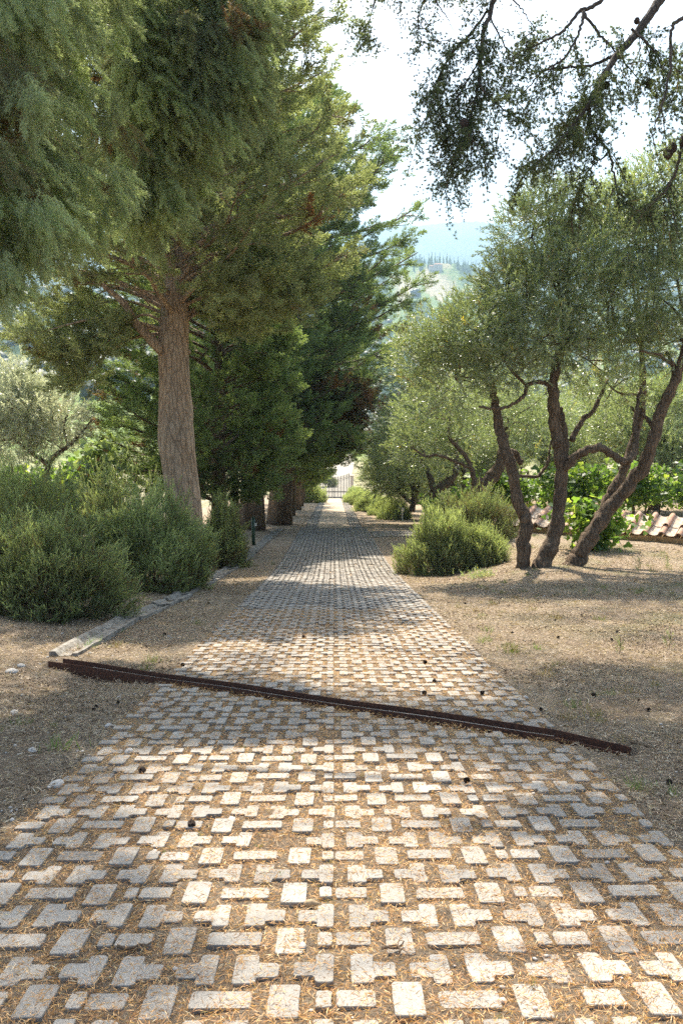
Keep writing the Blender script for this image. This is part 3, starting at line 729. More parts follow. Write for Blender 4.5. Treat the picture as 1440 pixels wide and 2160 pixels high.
for x, lb in ((-1.92, 'pale gate pillar left of the iron gate'), (1.92, 'pale gate pillar right of the iron gate by the olives')):
    e = empty('gate_pillar', (x, gy, g0), lb, 'pillar', 'pillars of the far gate')
    MB().box([0, 0, 1.1], [.34, .34, 2.4]).build('shaft', M['pillar'], e, world=False); MB().box([0, 0, 2.36], [.46, .46, .11]).build('cap', M['pillar'], e, world=False)
# little white marker by the right hedge
mk = at(848, 1094, 50); e = empty('marker_stake', (mk[0], mk[1], groundz(mk[0], mk[1])), 'small white marker stake at the end of the right hedge', 'marker')
z_ = groundz(mk[0], mk[1]); MB().box([0, 0, .25], [.07, .05, .7]).build('stake', M['white'], e, world=False); MB().box([.02, -.04, .62], [.16, .02, .2]).build('plate', M['white'], e, world=False)

# ------------------------------------------------------------------ low wall roofed with clay tiles
WA = np.array([4.9, 27.6]); WB = np.array([10.6, 23.2]); WD = (WB - WA) / np.linalg.norm(WB - WA); WN = np.array([-WD[1], WD[0]]); WL = np.linalg.norm(WB - WA)
if WN[1] < 0: WN = -WN
we = empty('garden_wall', (WA[0], WA[1], groundz(*WA)), 'low ochre garden wall roofed with clay tiles behind the olives', 'wall')
def wz(s): p = WA + WD * s; return groundz(p[0], p[1])
def wp(s, n, z): p = WA + WD * s + WN * n; return np.array([p[0], p[1], z])
SG = 12; V = []; ss = np.linspace(0, WL, SG)
for s in ss:
    z = wz(s)
    for n_, z_ in ((-.05, -.5), (-.05, .17), (.85, .55), (.85, -.5)): V.append(wp(s, n_, z + z_ + rng.normal(0, .01)))
Q = [[i * 4 + j, (i + 1) * 4 + j, (i + 1) * 4 + (j + 1) % 4, i * 4 + (j + 1) % 4] for i in range(SG - 1) for j in range(4)] + [[0, 1, 2, 3], [SG * 4 - 1, SG * 4 - 2, SG * 4 - 3, SG * 4 - 4]]
MB().add(V, Q).build('wall_body', M['plaster'], we)
def halftile(s, na, nb, za, zb, ra, rb, up=True, th=.018):
    b = MB(); V = []; K = 9
    for (n_, z_, r_) in ((na, za, ra), (nb, zb, rb)):
        for q, rr_ in ((0, r_), (1, r_ - th)):
            for k in range(K):
                a = math.pi * k / (K - 1); c = wp(s + math.cos(a) * rr_, n_, 0); V.append([c[0], c[1], z_ + (math.sin(a) * rr_ if up else -math.sin(a) * rr_ * .45 + r_ * .45)])
    Q = []
    for k in range(K - 1):
        Q += [[k, k + 1, k + 1 + 2 * K, k + 2 * K], [K + k + 1, K + k, K + k + 2 * K, K + k + 1 + 2 * K], [k + 1, k, K + k, K + k + 1], [2 * K + k, 2 * K + k + 1, 3 * K + k + 1, 3 * K + k]]
    return b.add(V, Q)
s = .25; i = 0
while s < WL - .1:
    z = wz(s) + .2
    if not (2.7 < s < 3.3):
        halftile(s, -.16, .36, z + .035, z + .24, .085, .072).build('cover_tile', M['tile'], we, smooth=False)
        halftile(s + rng.normal(0, .012), .18, .80, z + .22, z + .45, .095, .08).build('cover_tile', M['tile'], we, smooth=False)
    for j in (0, 1):
        sj = s + .235
        if sj < WL: halftile(sj, (-.12, .3)[j], (.4, .82)[j], z + (.0, .18)[j], z + (.2, .40)[j], .15, .14, up=False).build('pan_tile', M['tile_pale'], we)
    s += .47; i += 1
# ------------------------------------------------------------------ cypresses
CYP = [t_cypress(i) for i in range(6)]
def cypress(seed, H, hb, Rf, nl, ppl, r0, tmpls, pscale=1.0, lean=(0, 0), trunk_pts=None, trunk_r=None, up=.45, nseg=12, sub=4, hmax=None, flute=.05, dead=.04, azw=None, droop=.0):
    q = np.random.default_rng(seed); wood = MB()
    if trunk_pts is None:
        k = 12; t = np.linspace(0, 1, k); trunk_pts = np.column_stack([lean[0] * t * H + .06 * np.sin(t * 9 + seed), lean[1] * t * H + .05 * np.cos(t * 7), t * H]); trunk_pts[0, 2] = -.4
        trunk_r = r0 * np.interp(t, [0, .04, .12, .5, 1], [1.35, 1.12, 1, .62, .08])
    wood.tube(trunk_pts, trunk_r, nseg, .10, seed, flute=flute)
    P = []; D = []; Cn = []
    for i in range(nl):
        u = (i + q.random()) / nl; h = hb + (H * .97 - hb) * u ** 1.05; a = i * 2.39996 + q.normal() * .25
        Rr = Rf(h, a) * q.uniform(.72, 1.12)
        if Rr < .3: continue
        h0 = max(hb * .85, h - Rr * .30); base = np.array([np.interp(h0, trunk_pts[:, 2], trunk_pts[:, 0]), np.interp(h0, trunk_pts[:, 2], trunk_pts[:, 1]), h0])
        o = np.array([math.cos(a), math.sin(a), 0]); side = np.array([-o[1], o[0], 0])
        path = smooth_path([base, base + o * Rr * .35 + [0, 0, Rr * .16] + side * q.normal() * .12, base + o * Rr * .72 + [0, 0, Rr * (.24 - droop)] + side * q.normal() * .25, base + o * Rr + [0, 0, Rr * (.40 - 2 * droop)] + side * q.normal() * .3], 9)
        lr = .018 + .014 * Rr; wood.tube(path, np.linspace(lr, lr * .18, 9), 5, .1, seed + i, cap=False)
        for j in range(sub * 2):
            t = .22 + .76 * (j + q.random()) / (sub * 2); c0 = path[int(t * 8)] + (path[min(8, int(t * 8) + 1)] - path[int(t * 8)]) * (t * 8 % 1)
            ln = Rr * .42 * (1.15 - t) + .25; sg = 1 if j % 2 else -1
            sd = unit(side * sg * q.uniform(.5, 1) + o * q.uniform(.3, .9) + np.array([0, 0, q.uniform(-.25, .6)]))
            c1 = c0 + sd * ln
            wood.tube([c0, (c0 + c1) / 2 + [0, 0, .04], c1], [lr * .35, lr * .25, .004], 3, cap=False)
            n = max(1, int(ppl / (sub * 2) * q.uniform(.6, 1.4)))
            tt = q.uniform(.15, 1.0, n)[:, None]; p = c0 + (c1 - c0) * tt + q.normal(0, .07, (n, 3)) * Rr ** .3
            P.append(p); D.append(sd * .75 + o * .45 + np.array([0, 0, up]) + q.normal(0, .38, (n, 3)))
            Cn.append(np.full(n, q.normal(.52, .12)) + (q.random() < dead) * -.45)
        n = int(ppl * .22); tt = q.uniform(.35, 1, n); ii = (tt * 7.99).astype(int); p = path[ii] + (path[ii + 1] - path[ii]) * (tt * 7.99 % 1)[:, None] + q.normal(0, .08, (n, 3))
        P.append(p); D.append(o + np.array([0, 0, up]) + q.normal(0, .4, (n, 3))); Cn.append(q.normal(.52, .12, n))
    P = np.concatenate(P); D = np.concatenate(D); Cn = np.concatenate(Cn) + q.normal(0, .05, len(P))
    fol = scatter_mix(tmpls, P, D, pscale * q.uniform(.6, 1.15, len(P)), Cn, q)
    return wood, fol
def put_tree(name, loc, label, cat, wood, fol, barkm, leafm, group=None, crownname='crown', rz=0):
    e = empty(name, loc, label, cat, group, rz)
    wood.build('trunk', barkm, e, world=False, smooth=True)
    mesh(crownname, fol[0], fol[1], leafm, e, fol[2]); return e
def copy_tree(root, loc, rz, label, scale=1.0):
    c = root.copy(); COL.objects.link(c); c.location = loc; c.rotation_euler = (0, 0, rz); c.scale = (scale,) * 3; c['label'] = label
    for ch in root.children:
        k = ch.copy(); COL.objects.link(k); k.parent = c
    return c
GRP = 'old cypresses lining the left of the drive'
# first big trunk, in full view
b1 = np.array([-3.5, 21.5]); zb1 = groundz(*b1)
def rel(px, py, d, base): return at(px, py, d) - np.array([base[0], base[1], zb1])
tp = np.array([rel(398, 1215, 21.6, b1), rel(393, 1130, 21.6, b1), rel(386, 1030, 21.6, b1), rel(376, 930, 21.6, b1), rel(372, 880, 21.6, b1), rel(370, 800, 21.6, b1), rel(367, 720, 21.6, b1), rel(371, 650, 21.6, b1), rel(375, 570, 21.6, b1), rel(372, 470, 21.6, b1), rel(370, 330, 21.6, b1), rel(372, 100, 21.6, b1), rel(372, -250, 21.6, b1)])
tr = np.array([40, 36, 35, 38, 35, 32, 31, 27, 22, 18, 14, 9, 3]) / FPX * 21.6
tps = smooth_path(tp, 46); trs = np.interp(np.linspace(0, len(tp) - 1, 46), np.arange(len(tp)), tr)
def R1(h, a):
    right = .5 + .5 * math.cos(a)
    return (4.1 + .8 * right) * np.interp(h, [5.0, 7, 10, 13, 16.5], [.80, .95, 1.0, .85, .25])
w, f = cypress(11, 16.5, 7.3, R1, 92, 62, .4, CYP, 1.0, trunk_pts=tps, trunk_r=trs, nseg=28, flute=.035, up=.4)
# limbs that can be seen leaving the trunk
for pts, r_ in (([(345, 742), (318, 715), (285, 680), (262, 640), (215, 600)], (.15, .12, .10, .08, .05)), ([(352, 640), (335, 612), (318, 588), (310, 560)], (.06, .05, .045, .03)), ([(388, 612), (430, 590), (470, 565), (540, 520)], (.055, .05, .04, .02)),
                ([(365, 690), (342, 640), (320, 600)], (.045, .035, .02)), ([(372, 580), (362, 540), (350, 505), (360, 470)], (.12, .10, .08, .07)), ([(385, 560), (400, 520), (440, 490), (500, 470)], (.05, .045, .035, .02))):
    P = np.array([rel(x, y, 21.45 - .12 * i, b1) for i, (x, y) in enumerate(pts)]); w.tube(smooth_path(P, 12), np.interp(np.linspace(0, 1, 12), np.linspace(0, 1, len(r_)), r_), 9, .12, 5)
# knots and burls
q = np.random.default_rng(5)
for (x, y, r_) in ((388, 940, .11), (357, 925, .08), (412, 900, .10), (405, 880, .07), (340, 895, .07), (362, 778, .05), (410, 742, .06), (342, 975, .06), (409, 1010, .07)):
    xc = np.interp(y, [700, 800, 880, 930, 1030], [367, 370, 372, 376, 386]); o_ = (x - xc) / 40.; c = rel(xc + (x - xc) * .72, y, 21.6, b1) + np.array([0, -.34 * math.sqrt(max(.05, 1 - min(1, o_ * o_))), 0]); n_ = np.array([o_, -math.sqrt(max(.05, 1 - min(1, o_ * o_))), 0]); w.tube([c - n_ * .12, c + n_ * .0, c + n_ * .05, c + n_ * .06], [r_ * 1.7, r_ * 1.25, r_ * .8, r_ * .3], 12, .2, int(x))
ex = []; ed = []; qq = np.random.default_rng(17)
for (x, y, dd_, rx_, ry_, n_) in ((70, 705, -.6, 50, 26, 60), (130, 745, 0, 50, 26, 110), (165, 800, .4, 45, 24, 90), (200, 740, .3, 60, 40, 150), (250, 690, 0, 60, 40, 150), (150, 660, .8, 80, 50, 200), (440, 640, .8, 60, 50, 140), (480, 600, -1.4, 80, 50, 220), (560, 560, -.6, 80, 50, 220), (600, 640, 0, 60, 34, 130), (500, 680, .8, 70, 34, 130), (640, 590, .5, 50, 40, 120)):
    a_ = qq.normal(0, .5, (n_, 2)); ex.append(np.array([rel(x + rx_ * u, y + ry_ * v, 21.3 + dd_ + qq.normal() * .5, b1) for u, v in a_])); o_ = unit(np.array([x - 370., 0, 0])); ed.append(o_ * .7 + np.array([0, 0, .25]) + qq.normal(0, .45, (n_, 3)))
    c_ = rel(x, y, 21.3 + dd_, b1); s_ = rel(370, min(700, y + 10), 21.5, b1); w.tube(smooth_path([s_, s_ * .5 + c_ * .5 + [0, 0, .35], c_], 10), np.linspace(.05, .012, 10), 6, .1, int(x), cap=False)
    for j_ in range(5):
        k_ = qq.integers(0, n_); w.tube([c_, (c_ + ex[-1][k_]) / 2 + [0, 0, .04], ex[-1][k_]], [.012, .009, .004], 3, cap=False)
ex = np.concatenate(ex); fx = scatter_mix(CYP, ex, np.concatenate(ed), qq.uniform(.55, 1.0, len(ex)), qq.normal(.5, .12, len(ex)), qq)
f = (np.vstack([f[0], fx[0]]), np.vstack([f[1], fx[1] + len(f[0])]), np.concatenate([f[2], fx[2]]))
t1 = put_tree('cypress_tree', (b1[0], b1[1], zb1), 'large old cypress with a bare pale trunk rising behind the rosemary', 'tree', w, f, M['bark'], M['cypress'], GRP)

def Rlow(Rm, hb, H): return lambda h, a: Rm * np.interp((h - hb) / (H - hb), [0, .12, .4, .7, 1], [.62, .95, 1, .8, .15])
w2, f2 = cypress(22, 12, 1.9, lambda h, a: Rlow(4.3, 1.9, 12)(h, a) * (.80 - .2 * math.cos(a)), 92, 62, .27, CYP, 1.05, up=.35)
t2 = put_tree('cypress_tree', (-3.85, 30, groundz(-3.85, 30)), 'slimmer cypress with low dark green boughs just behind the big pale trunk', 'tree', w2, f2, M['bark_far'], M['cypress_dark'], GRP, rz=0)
if False: copy_tree(t2, (-8.6, 34, groundz(-8.6, 34) + .3), 2.1, 'bushy dark cypress set back left of the row behind the rosemary', .72)
# a very large one, massive leaning trunk, crown over the drive
def R4(h, a):
    right = .5 + .5 * math.cos(a); return (4.6 + 3.3 * right ** 2 * np.interp(h, [3, 7, 13], [.45, .35, 1])) * np.interp(h, [3, 5, 9, 14, 18, 22], [.72, .92, 1, .95, .7, .15])
w4, f4 = cypress(44, 22, 3.3, R4, 112, 62, .5, CYP, 1.25, lean=(.03, 0), flute=.12, nseg=20)
qq = np.random.default_rng(8); base4 = np.array([-2.75, 45.5, groundz(-2.75, 45.5)])
dp = np.array([at(735 + 55 * u, 845 + 42 * v, 42.5 + w_) for u, v, w_ in qq.normal(0, .55, (330, 3))]) - base4
fx = scatter_mix(CYP, dp, unit(dp * [1, 1, 0]) * .6 + qq.normal(0, .5, (330, 3)), qq.uniform(.9, 1.5, 330), qq.normal(.08, .06, 330), qq)
f4 = (np.vstack([f4[0], fx[0]]), np.vstack([f4[1], fx[1] + len(f4[0])]), np.concatenate([f4[2], fx[2]]))
for j_ in range(14): w4.tube(smooth_path([[0, 0, 4.5], dp[j_] * .5 + [0, 0, 3], dp[j_]], 8), np.linspace(.07, .01, 8), 5, .1, j_, cap=False)
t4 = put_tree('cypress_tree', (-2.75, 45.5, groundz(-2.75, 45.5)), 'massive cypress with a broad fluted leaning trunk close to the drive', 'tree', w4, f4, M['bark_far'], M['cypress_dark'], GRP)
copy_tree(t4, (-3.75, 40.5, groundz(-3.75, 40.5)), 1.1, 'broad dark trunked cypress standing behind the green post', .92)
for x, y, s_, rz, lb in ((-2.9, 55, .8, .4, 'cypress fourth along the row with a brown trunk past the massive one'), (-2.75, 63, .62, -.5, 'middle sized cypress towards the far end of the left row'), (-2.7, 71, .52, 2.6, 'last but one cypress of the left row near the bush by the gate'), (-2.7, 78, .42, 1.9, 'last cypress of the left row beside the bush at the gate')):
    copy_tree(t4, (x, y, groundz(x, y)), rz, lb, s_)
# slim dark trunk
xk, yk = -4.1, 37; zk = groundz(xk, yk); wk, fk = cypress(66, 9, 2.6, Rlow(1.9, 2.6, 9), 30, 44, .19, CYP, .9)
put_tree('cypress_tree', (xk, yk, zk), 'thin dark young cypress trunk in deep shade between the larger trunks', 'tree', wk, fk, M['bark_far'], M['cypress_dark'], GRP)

# ------------------------------------------------------------------ near cypress at the left whose boughs hang into the view
NC = [t_cypress(50 + i, L=.30, nb=16, nl=13, leaf=.034, w=.0085, spread=.5, flat=.3) for i in range(6)]
nb_ = np.array([-5.6, 7.2]); nz = groundz(*nb_); q = np.random.default_rng(99); w = MB()
H = 13.0; T = np.column_stack([np.linspace(0, .3, 12), np.zeros(12), np.linspace(-.4, H, 12)]); w.tube(T, .42 * np.interp(np.linspace(0, 1, 12), [0, .1, .5, 1], [1.3, 1, .6, .1]), 14, .1, 3, flute=.06)
P = []; D = []; Cn = []
BX = [-500, 0, 60, 150, 260, 340, 380, 430, 500, 545, 570]; BY = [700, 640, 600, 612, 560, 540, 470, 330, 300, 150, -60]
k = 0
while k < 760:
    px = q.uniform(-420, 590) if k < 540 else q.uniform(250, 585); py = q.uniform(-520, 640) if k < 540 else q.uniform(-60, 560); d = q.uniform(6.6, 9.8)
    if px > 250: d = q.uniform(10.3, 12.6)
    lim = np.interp(px, BX, BY) - q.random() ** 2 * 60
    if py > lim - 20 or px > 585 or (py < -60 and px > 120) or (px > 120 and px <= 250 and d < 8): continue
    if vn(np.array([px / 90.]), np.array([py / 90.]), 5)[0] < .22 and py > 0 and px < 330 and d < 99 and q.random() < .8: continue
    c = at(px, py - 30, d); n = 26; out = unit(np.array([.65, -.25, 0]) + q.normal(0, .35, 3) * [1, 1, 0])
    side = np.array([-out[1], out[0], 0])
    a_ = q.uniform(-.5, .5, n); b_ = q.random(n); e_ = q.normal(0, .05, n)
    p = c + out * (a_[:, None] * .42) + side * e_[:, None] + np.array([0, 0, 1.]) * ((b_ - .5) * .38 - .22 * np.abs(a_) ** 1.5 - .10 * a_)[:, None]
    dd = np.array([0, 0, -1.]) * .75 + out * (.25 + a_[:, None] * .9) + q.normal(0, .22, (n, 3))
    P.append(p); D.append(dd); Cn.append(np.full(n, q.normal(.5, .15) - (q.random() < .015) * .3) + q.normal(0, .05, n))
    if k % 7 == 0 and px < -60:
        h0 = np.clip(c[2] - nz + q.uniform(-.6, .2), 2.6, 11); s0_ = np.array([nb_[0] + .2, nb_[1], nz + h0]); mid = (s0_ + c) / 2 + np.array([0, 0, .55])
        w.tube(smooth_path([s0_, mid, c + [0, 0, .15], c + out * .35], 10) - np.array([nb_[0], nb_[1], nz]), np.linspace(.022, .003, 10), 5, .1, k, cap=False)
    k += 1
P = np.concatenate(P); D = np.concatenate(D); Cn = np.concatenate(Cn)
fn = scatter_mix(NC, P - np.array([nb_[0], nb_[1], nz]), D, q.uniform(.7, 1.15, len(P)), Cn, q)
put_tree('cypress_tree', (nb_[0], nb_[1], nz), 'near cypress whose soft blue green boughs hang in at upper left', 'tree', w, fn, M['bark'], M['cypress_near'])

# ------------------------------------------------------------------ cedar whose boughs hang in at the upper right
CT = [t_cedar(i) for i in range(6)]
cb = np.array([7.2, 9.5]); cz = groundz(*cb); C3 = np.array([cb[0], cb[1], cz])
cde = empty('cedar_tree', tuple(C3), 'cedar whose dark needled boughs and cones hang in at upper right', 'tree')
T = np.column_stack([np.linspace(0, -.2, 12), np.zeros(12), np.linspace(-.4, 15, 12)]); MB().tube(T, .48 * np.interp(np.linspace(0, 1, 12), [0, .1, .5, 1], [1.3, 1, .6, .1]), 16, .08, 9).build('trunk', M['bark_cedar'], cde, world=False, smooth=True)
q = np.random.default_rng(123)
LEAD = [ # each: pixel path, depth start/end, radii, density, foliage from t0
 ([(1560, -260), (1450, -90), (1391, 0), (1343, 68), (1295, 125), (1255, 193), (1234, 230), (1166, 314), (1110, 358)], 7.4, 6.6, .048, .006, 1.0, .30),
 ([(1240, 222), (1247, 274), (1283, 322), (1299, 395), (1302, 430)], 6.9, 6.7, .016, .003, 1.3, .0),
 ([(1400, -160), (1267, 0), (1222, 24), (1182, 68), (1118, 100), (1069, 125)], 7.3, 6.9, .022, .004, .28, .5),
 ([(1295, 117), (1247, 137), (1194, 141), (1150, 150), (1118, 169)], 7.1, 6.9, .015, .002, .8, .2),
 ([(1230, 24), (1222, 64), (1190, 121), (1142, 153), (1100, 200), (1085, 225)], 7.1, 6.8, .014, .002, .7, .25),
 ([(1255, 193), (1225, 230), (1190, 270), (1160, 300), (1118, 330)], 7.2, 7.3, .012, .002, 1.3, .1),
 ([(1225, 20), (1262, 70), (1290, 100), (1340, 160), (1380, 190)], 7.3, 7.0, .014, .002, .7, .1),
 ([(1330, 60), (1380, 110), (1400, 170), (1415, 215)], 7.0, 6.9, .012, .002, .9, .1),
 ([(1160, -300), (1075, -120), (1041, 0), (1017, 80), (1009, 177), (985, 274), (961, 342), (936, 411)], 7.6, 7.2, .030, .003, 1.5, .25),
 ([(1030, 20), (985, 80), (940, 130), (915, 190), (900, 240), (880, 290)], 7.5, 7.3, .012, .002, 1.7, .1),
 ([(1012, 120), (985, 170), (960, 215), (948, 262), (935, 300)], 7.5, 7.3, .009, .002, 1.6, .1),
 ([(1010, 177), (1035, 210), (1075, 240), (1110, 262)], 7.3, 7.1, .010, .002, .9, .3),
 ([(1030, 30), (1060, 90), (1078, 140), (1075, 180)], 7.5, 7.3, .009, .002, 1.0, .1),
 ([(1041, -40), (1090, 10), (1120, 50), (1140, 90)], 7.5, 7.3, .009, .002, .9, .3),
 ([(985, 274), (1010, 320), (1030, 365)], 7.2, 7.1, .007, .002, 1.0, .2),
 ([(1000, -160), (930, -60), (890, 10), (880, 60), (890, 90)], 7.9, 7.6, .012, .002, 1.1, .3),
 ([(990, -160), (860, -80), (800, -20), (780, 40), (772, 90)], 8.0, 7.6, .012, .002, 1.3, .25),
 ([(930, -60), (920, 0), (945, 40), (960, 80)], 7.8, 7.6, .009, .002, .8, .1),
 ([(1560, -40), (1440, 36), (1416, 64), (1412, 153), (1388, 242), (1371, 290)], 6.3, 6.2, .018, .003, .35, .3),
 ([(1540, 120), (1470, 240), (1440, 298), (1424, 362), (1396, 411), (1367, 435), (1340, 470)], 6.0, 6.2, .016, .004, .6, .3),
 ([(1424, 362), (1400, 420), (1405, 470)], 6.1, 6.2, .006, .002, .9, .2),
 ([(1560, 60), (1500, 60), (1450, 90), (1430, 160), (1445, 230)], 7.0, 6.8, .012, .002, .8, .3),
 ([(1283, 322), (1240, 360), (1215, 410), (1205, 445)], 6.9, 7.0, .008, .002, 1.3, .1)]
starts = []
for li, (pp, d0, d1, r0_, r1_, dens, t0) in enumerate(LEAD):
    m_ = len(pp); P = np.array([at(x, y, d0 + (d1 - d0) * i / (m_ - 1)) for i, (x, y) in enumerate(pp)]); K = 8 * m_; path = smooth_path(P, K)
    path += q.normal(0, .004, path.shape); b = MB(); b.tube(path, np.linspace(r0_, r1_, K), 7, .12, li)
    L = np.linalg.norm(np.diff(path, axis=0), axis=1).sum(); ncl = int(L * 17 * dens); fp = []; fd = []; ft = []; fs = []
    if min(p[1] for p in pp) < -30 or max(p[0] for p in pp) > 1500: starts.append(path[0])
    for j in range(ncl):
        t = t0 + (1 - t0) * q.random(); i0 = min(K - 2, int(t * (K - 1))); c0 = path[i0]; tg = unit(path[i0 + 1] - path[i0])
        if c0[2] > 4.45 and q.random() < .75: continue
        sd = unit(np.cross(tg, q.normal(size=3)) * .9 + tg * .6 + np.array([0, 0, -.25])); ln = q.uniform(.06, .34) * (1.15 - .6 * t)
        c1 = c0 + sd * ln * .6 + [0, 0, -.03]; c2 = c0 + sd * ln + np.array([0, 0, -.35 * ln]); b.tube([c0, c1, c2], [.004, .003, .0015], 3, cap=False)
        tn_ = q.normal(.5, .12); fp += [c0, c1, c2]; fd += [c1 - c0, c2 - c1, unit(c2 - c1) + np.array([0, 0, -.6]) + q.normal(0, .2, 3)]; ft += [tn_] * 3; fs += list(q.uniform(.7, 1.1, 3))
        if q.random() < .5: fp.append(c1); fd.append(unit(np.cross(sd, q.normal(size=3))) + np.array([0, 0, -.6])); ft.append(tn_); fs.append(q.uniform(.5, 1.0))
        k_ = int(ln / .12)
        for z_ in range(k_): tz = q.random(); fp.append(c0 + (c2 - c0) * tz); fd.append(unit(c2 - c0) * .5 + np.array([0, 0, -.7]) + q.normal(0, .4, 3)); ft.append(tn_); fs.append(q.uniform(.5, 1.0))
    o = b.build('bough', M['bark_cedar'], cde, smooth=True)
    if fp:
        f_ = scatter_mix(CT, np.array(fp), unit(np.array(fd)), np.array(fs), np.array(ft), q)
        fo = mesh('needle_sprays', f_[0], f_[1], M['cedar'], o, f_[2]); 
        co = np.empty(len(fo.data.vertices) * 3, np.float32); fo.data.vertices.foreach_get('co', co); fo.data.vertices.foreach_set('co', (co.reshape(-1, 3) - C3.astype(np.float32)).ravel())
# carrying limbs out of the picture that the boughs hang from
b = MB()
for s_ in starts:
    top = np.array([C3[0] - .1, C3[1], cz + 9.0 + .4 * (s_[2] - 5)]); b.tube(smooth_path([top, top * .4 + s_ * .6 + [0, 0, 1.7], s_], 14), np.linspace(.09, .03, 14), 8, .08, 4, cap=False)
b.build('limb', M['bark_cedar'], cde, smooth=True)
# cones
for (px, py, d, rr_) in ((978, 262, 7.25, .052), (1408, 322, 6.05, .045), (1418, 311, 6.05, .04), (1440, 297, 6.0, .04), (1342, 44, 7.05, .03), (1370, 176, 7.0, .04), (1278, 180, 7.0, .035), (1270, 274, 6.9, .03)):
    c = at(px, py, d); b = MB(); prof = np.linspace(-1, 1, 9)
    b.tube([c + [0, 0, rr_ * .95 * z] for z in prof], np.sqrt(np.maximum(0.02, 1 - prof ** 2)) * rr_ * .72 * (1 + .10 * (np.arange(9) % 2)), 12, .2, int(px)).build('cone', M['cone'], cde)
# unseen pads of foliage added over the drive to cast shade (ground pixel, size, distance up the sun's ray)
SHADE_PADS = []
def shade_pad(px, py, rad, t, n):
    g = pxground(px, py); tmin = (.394 * (g[1] + 1.2 * rad) + CAMH - g[2]) / (S[2] - .394 * S[1]) + .5
    SHADE_PADS.append((g + S * max(t, tmin), rad, n, .42 if py > 1630 else 1.0))
import itertools
for (px, py, rad, t, n) in SHADE: shade_pad(px, py, rad, t, n)
fp = []; fd = []; fs = []; b = MB()
for (c, rad, n, k_) in SHADE_PADS:
    if k_ < 1: rad /= 1.2; fs += [k_] * n
    else: fs += [1.0] * n
    a = q.random(n) * 2 * math.pi; rr_ = np.sqrt(q.random(n)) * rad; p = c + np.column_stack([np.cos(a) * rr_ * 1.2, np.sin(a) * rr_ * 1.2, q.normal(0, .16 * k_, n)])
    fp.append(p); fd.append(np.column_stack([np.cos(a), np.sin(a), q.normal(0, .5, n)]))
    top = np.array([C3[0] - .1, C3[1], c[2] - .8]); b.tube(smooth_path([top, (top + c) / 2 + [0, 0, .6], c], 12), np.linspace(.08, .02, 12) * (k_ ** 1.5), 7, .08, 4, cap=False)
    for j in range(7):
        e_ = c + np.array([math.cos(j), math.sin(j), 0]) * rad * .9; b.tube([c, (c + e_) / 2 + [0, 0, .05 * k_], e_], [.02 * k_, .012 * k_, .004], 4, cap=False)
if fp:
    fp = np.concatenate(fp); fd = np.concatenate(fd); CT2 = [t_cedar(70 + i, .55, 10, 10, .04, .012) for i in range(3)]
    lo = b.build('limb', M['bark_cedar'], cde, smooth=True)  # unseen limbs added only to carry the shading pads
    f_ = scatter_mix(CT2, fp - C3, fd, np.array(fs) * q.uniform(.7, 1.1, len(fp)), q.normal(.5, .12, len(fp)), q); mesh('needle_sprays', f_[0], f_[1], M['cedar'], cde, f_[2])  # unseen sprays added to throw shade on the ground
# ------------------------------------------------------------------ olives
OT = [t_olive(i) for i in range(6)]
q = np.random.default_rng(321)
def blob_twigs(blobs, q, up=.35, dens=1.0):
    """blobs: (centre, (rx,ry,rz), n): twigs near the shell of lumpy ellipsoids, pointing outward"""
    P = []; D = []; Cn = []
    for (c, rad, n) in blobs:
        n = int(n * dens * 1.4); d = unit(q.normal(size=(n, 3))); k = q.uniform(.35, 1.02, n) ** .6 * (1 + .35 * (vn(d[:, 0] * 2.2 + c[0], d[:, 1] * 2.2 + d[:, 2] * 2 + c[2], 3) - .5))
        p = np.array(c) + d * np.array(rad) * k[:, None]; P.append(p); D.append(d * .9 + np.array([0, 0, up]) + q.normal(0, .45, (n, 3))); Cn.append(np.full(n, .5) + q.normal(0, .13, n) + q.normal() * .05)
    return np.concatenate(P), np.concatenate(D), np.concatenate(Cn)
def olive_fol(blobs, q, sc=1.0, dens=1.0, yellow=.004, brown=.03):
    P, D, Cn = blob_twigs(blobs, q, dens=dens); n = len(P); Cn = np.where(q.random(n) < yellow, 1.2, Cn); Cn = np.where(q.random(n) < brown, .02, Cn)
    return scatter_mix(OT, P, D, sc * q.uniform(.6, 1.15, n), Cn, q), P
def connect(w, blobs, nodes, q, per=5, r=.03):
    nodes = np.array(nodes)
    for (c, rad, n) in blobs:
        c = np.array(c); i = np.argmin(np.linalg.norm(nodes - c, axis=1) + .6 * np.maximum(0, nodes[:, 2] - c[2])); a = nodes[i]
        w.tube(smooth_path([a, (a + c) / 2 + q.normal(0, .12, 3), c], 7), np.linspace(r * 1.3, r * .6, 7), 6, .15, 1, cap=False)
        for j in range(per):
            e_ = c + unit(q.normal(size=3) + [0, 0, .4]) * np.array(rad) * .8; w.tube(smooth_path([c, (c + e_) / 2 + q.normal(0, .07, 3), e_], 6), np.linspace(r * .6, .006, 6), 4, .1, j, cap=False)

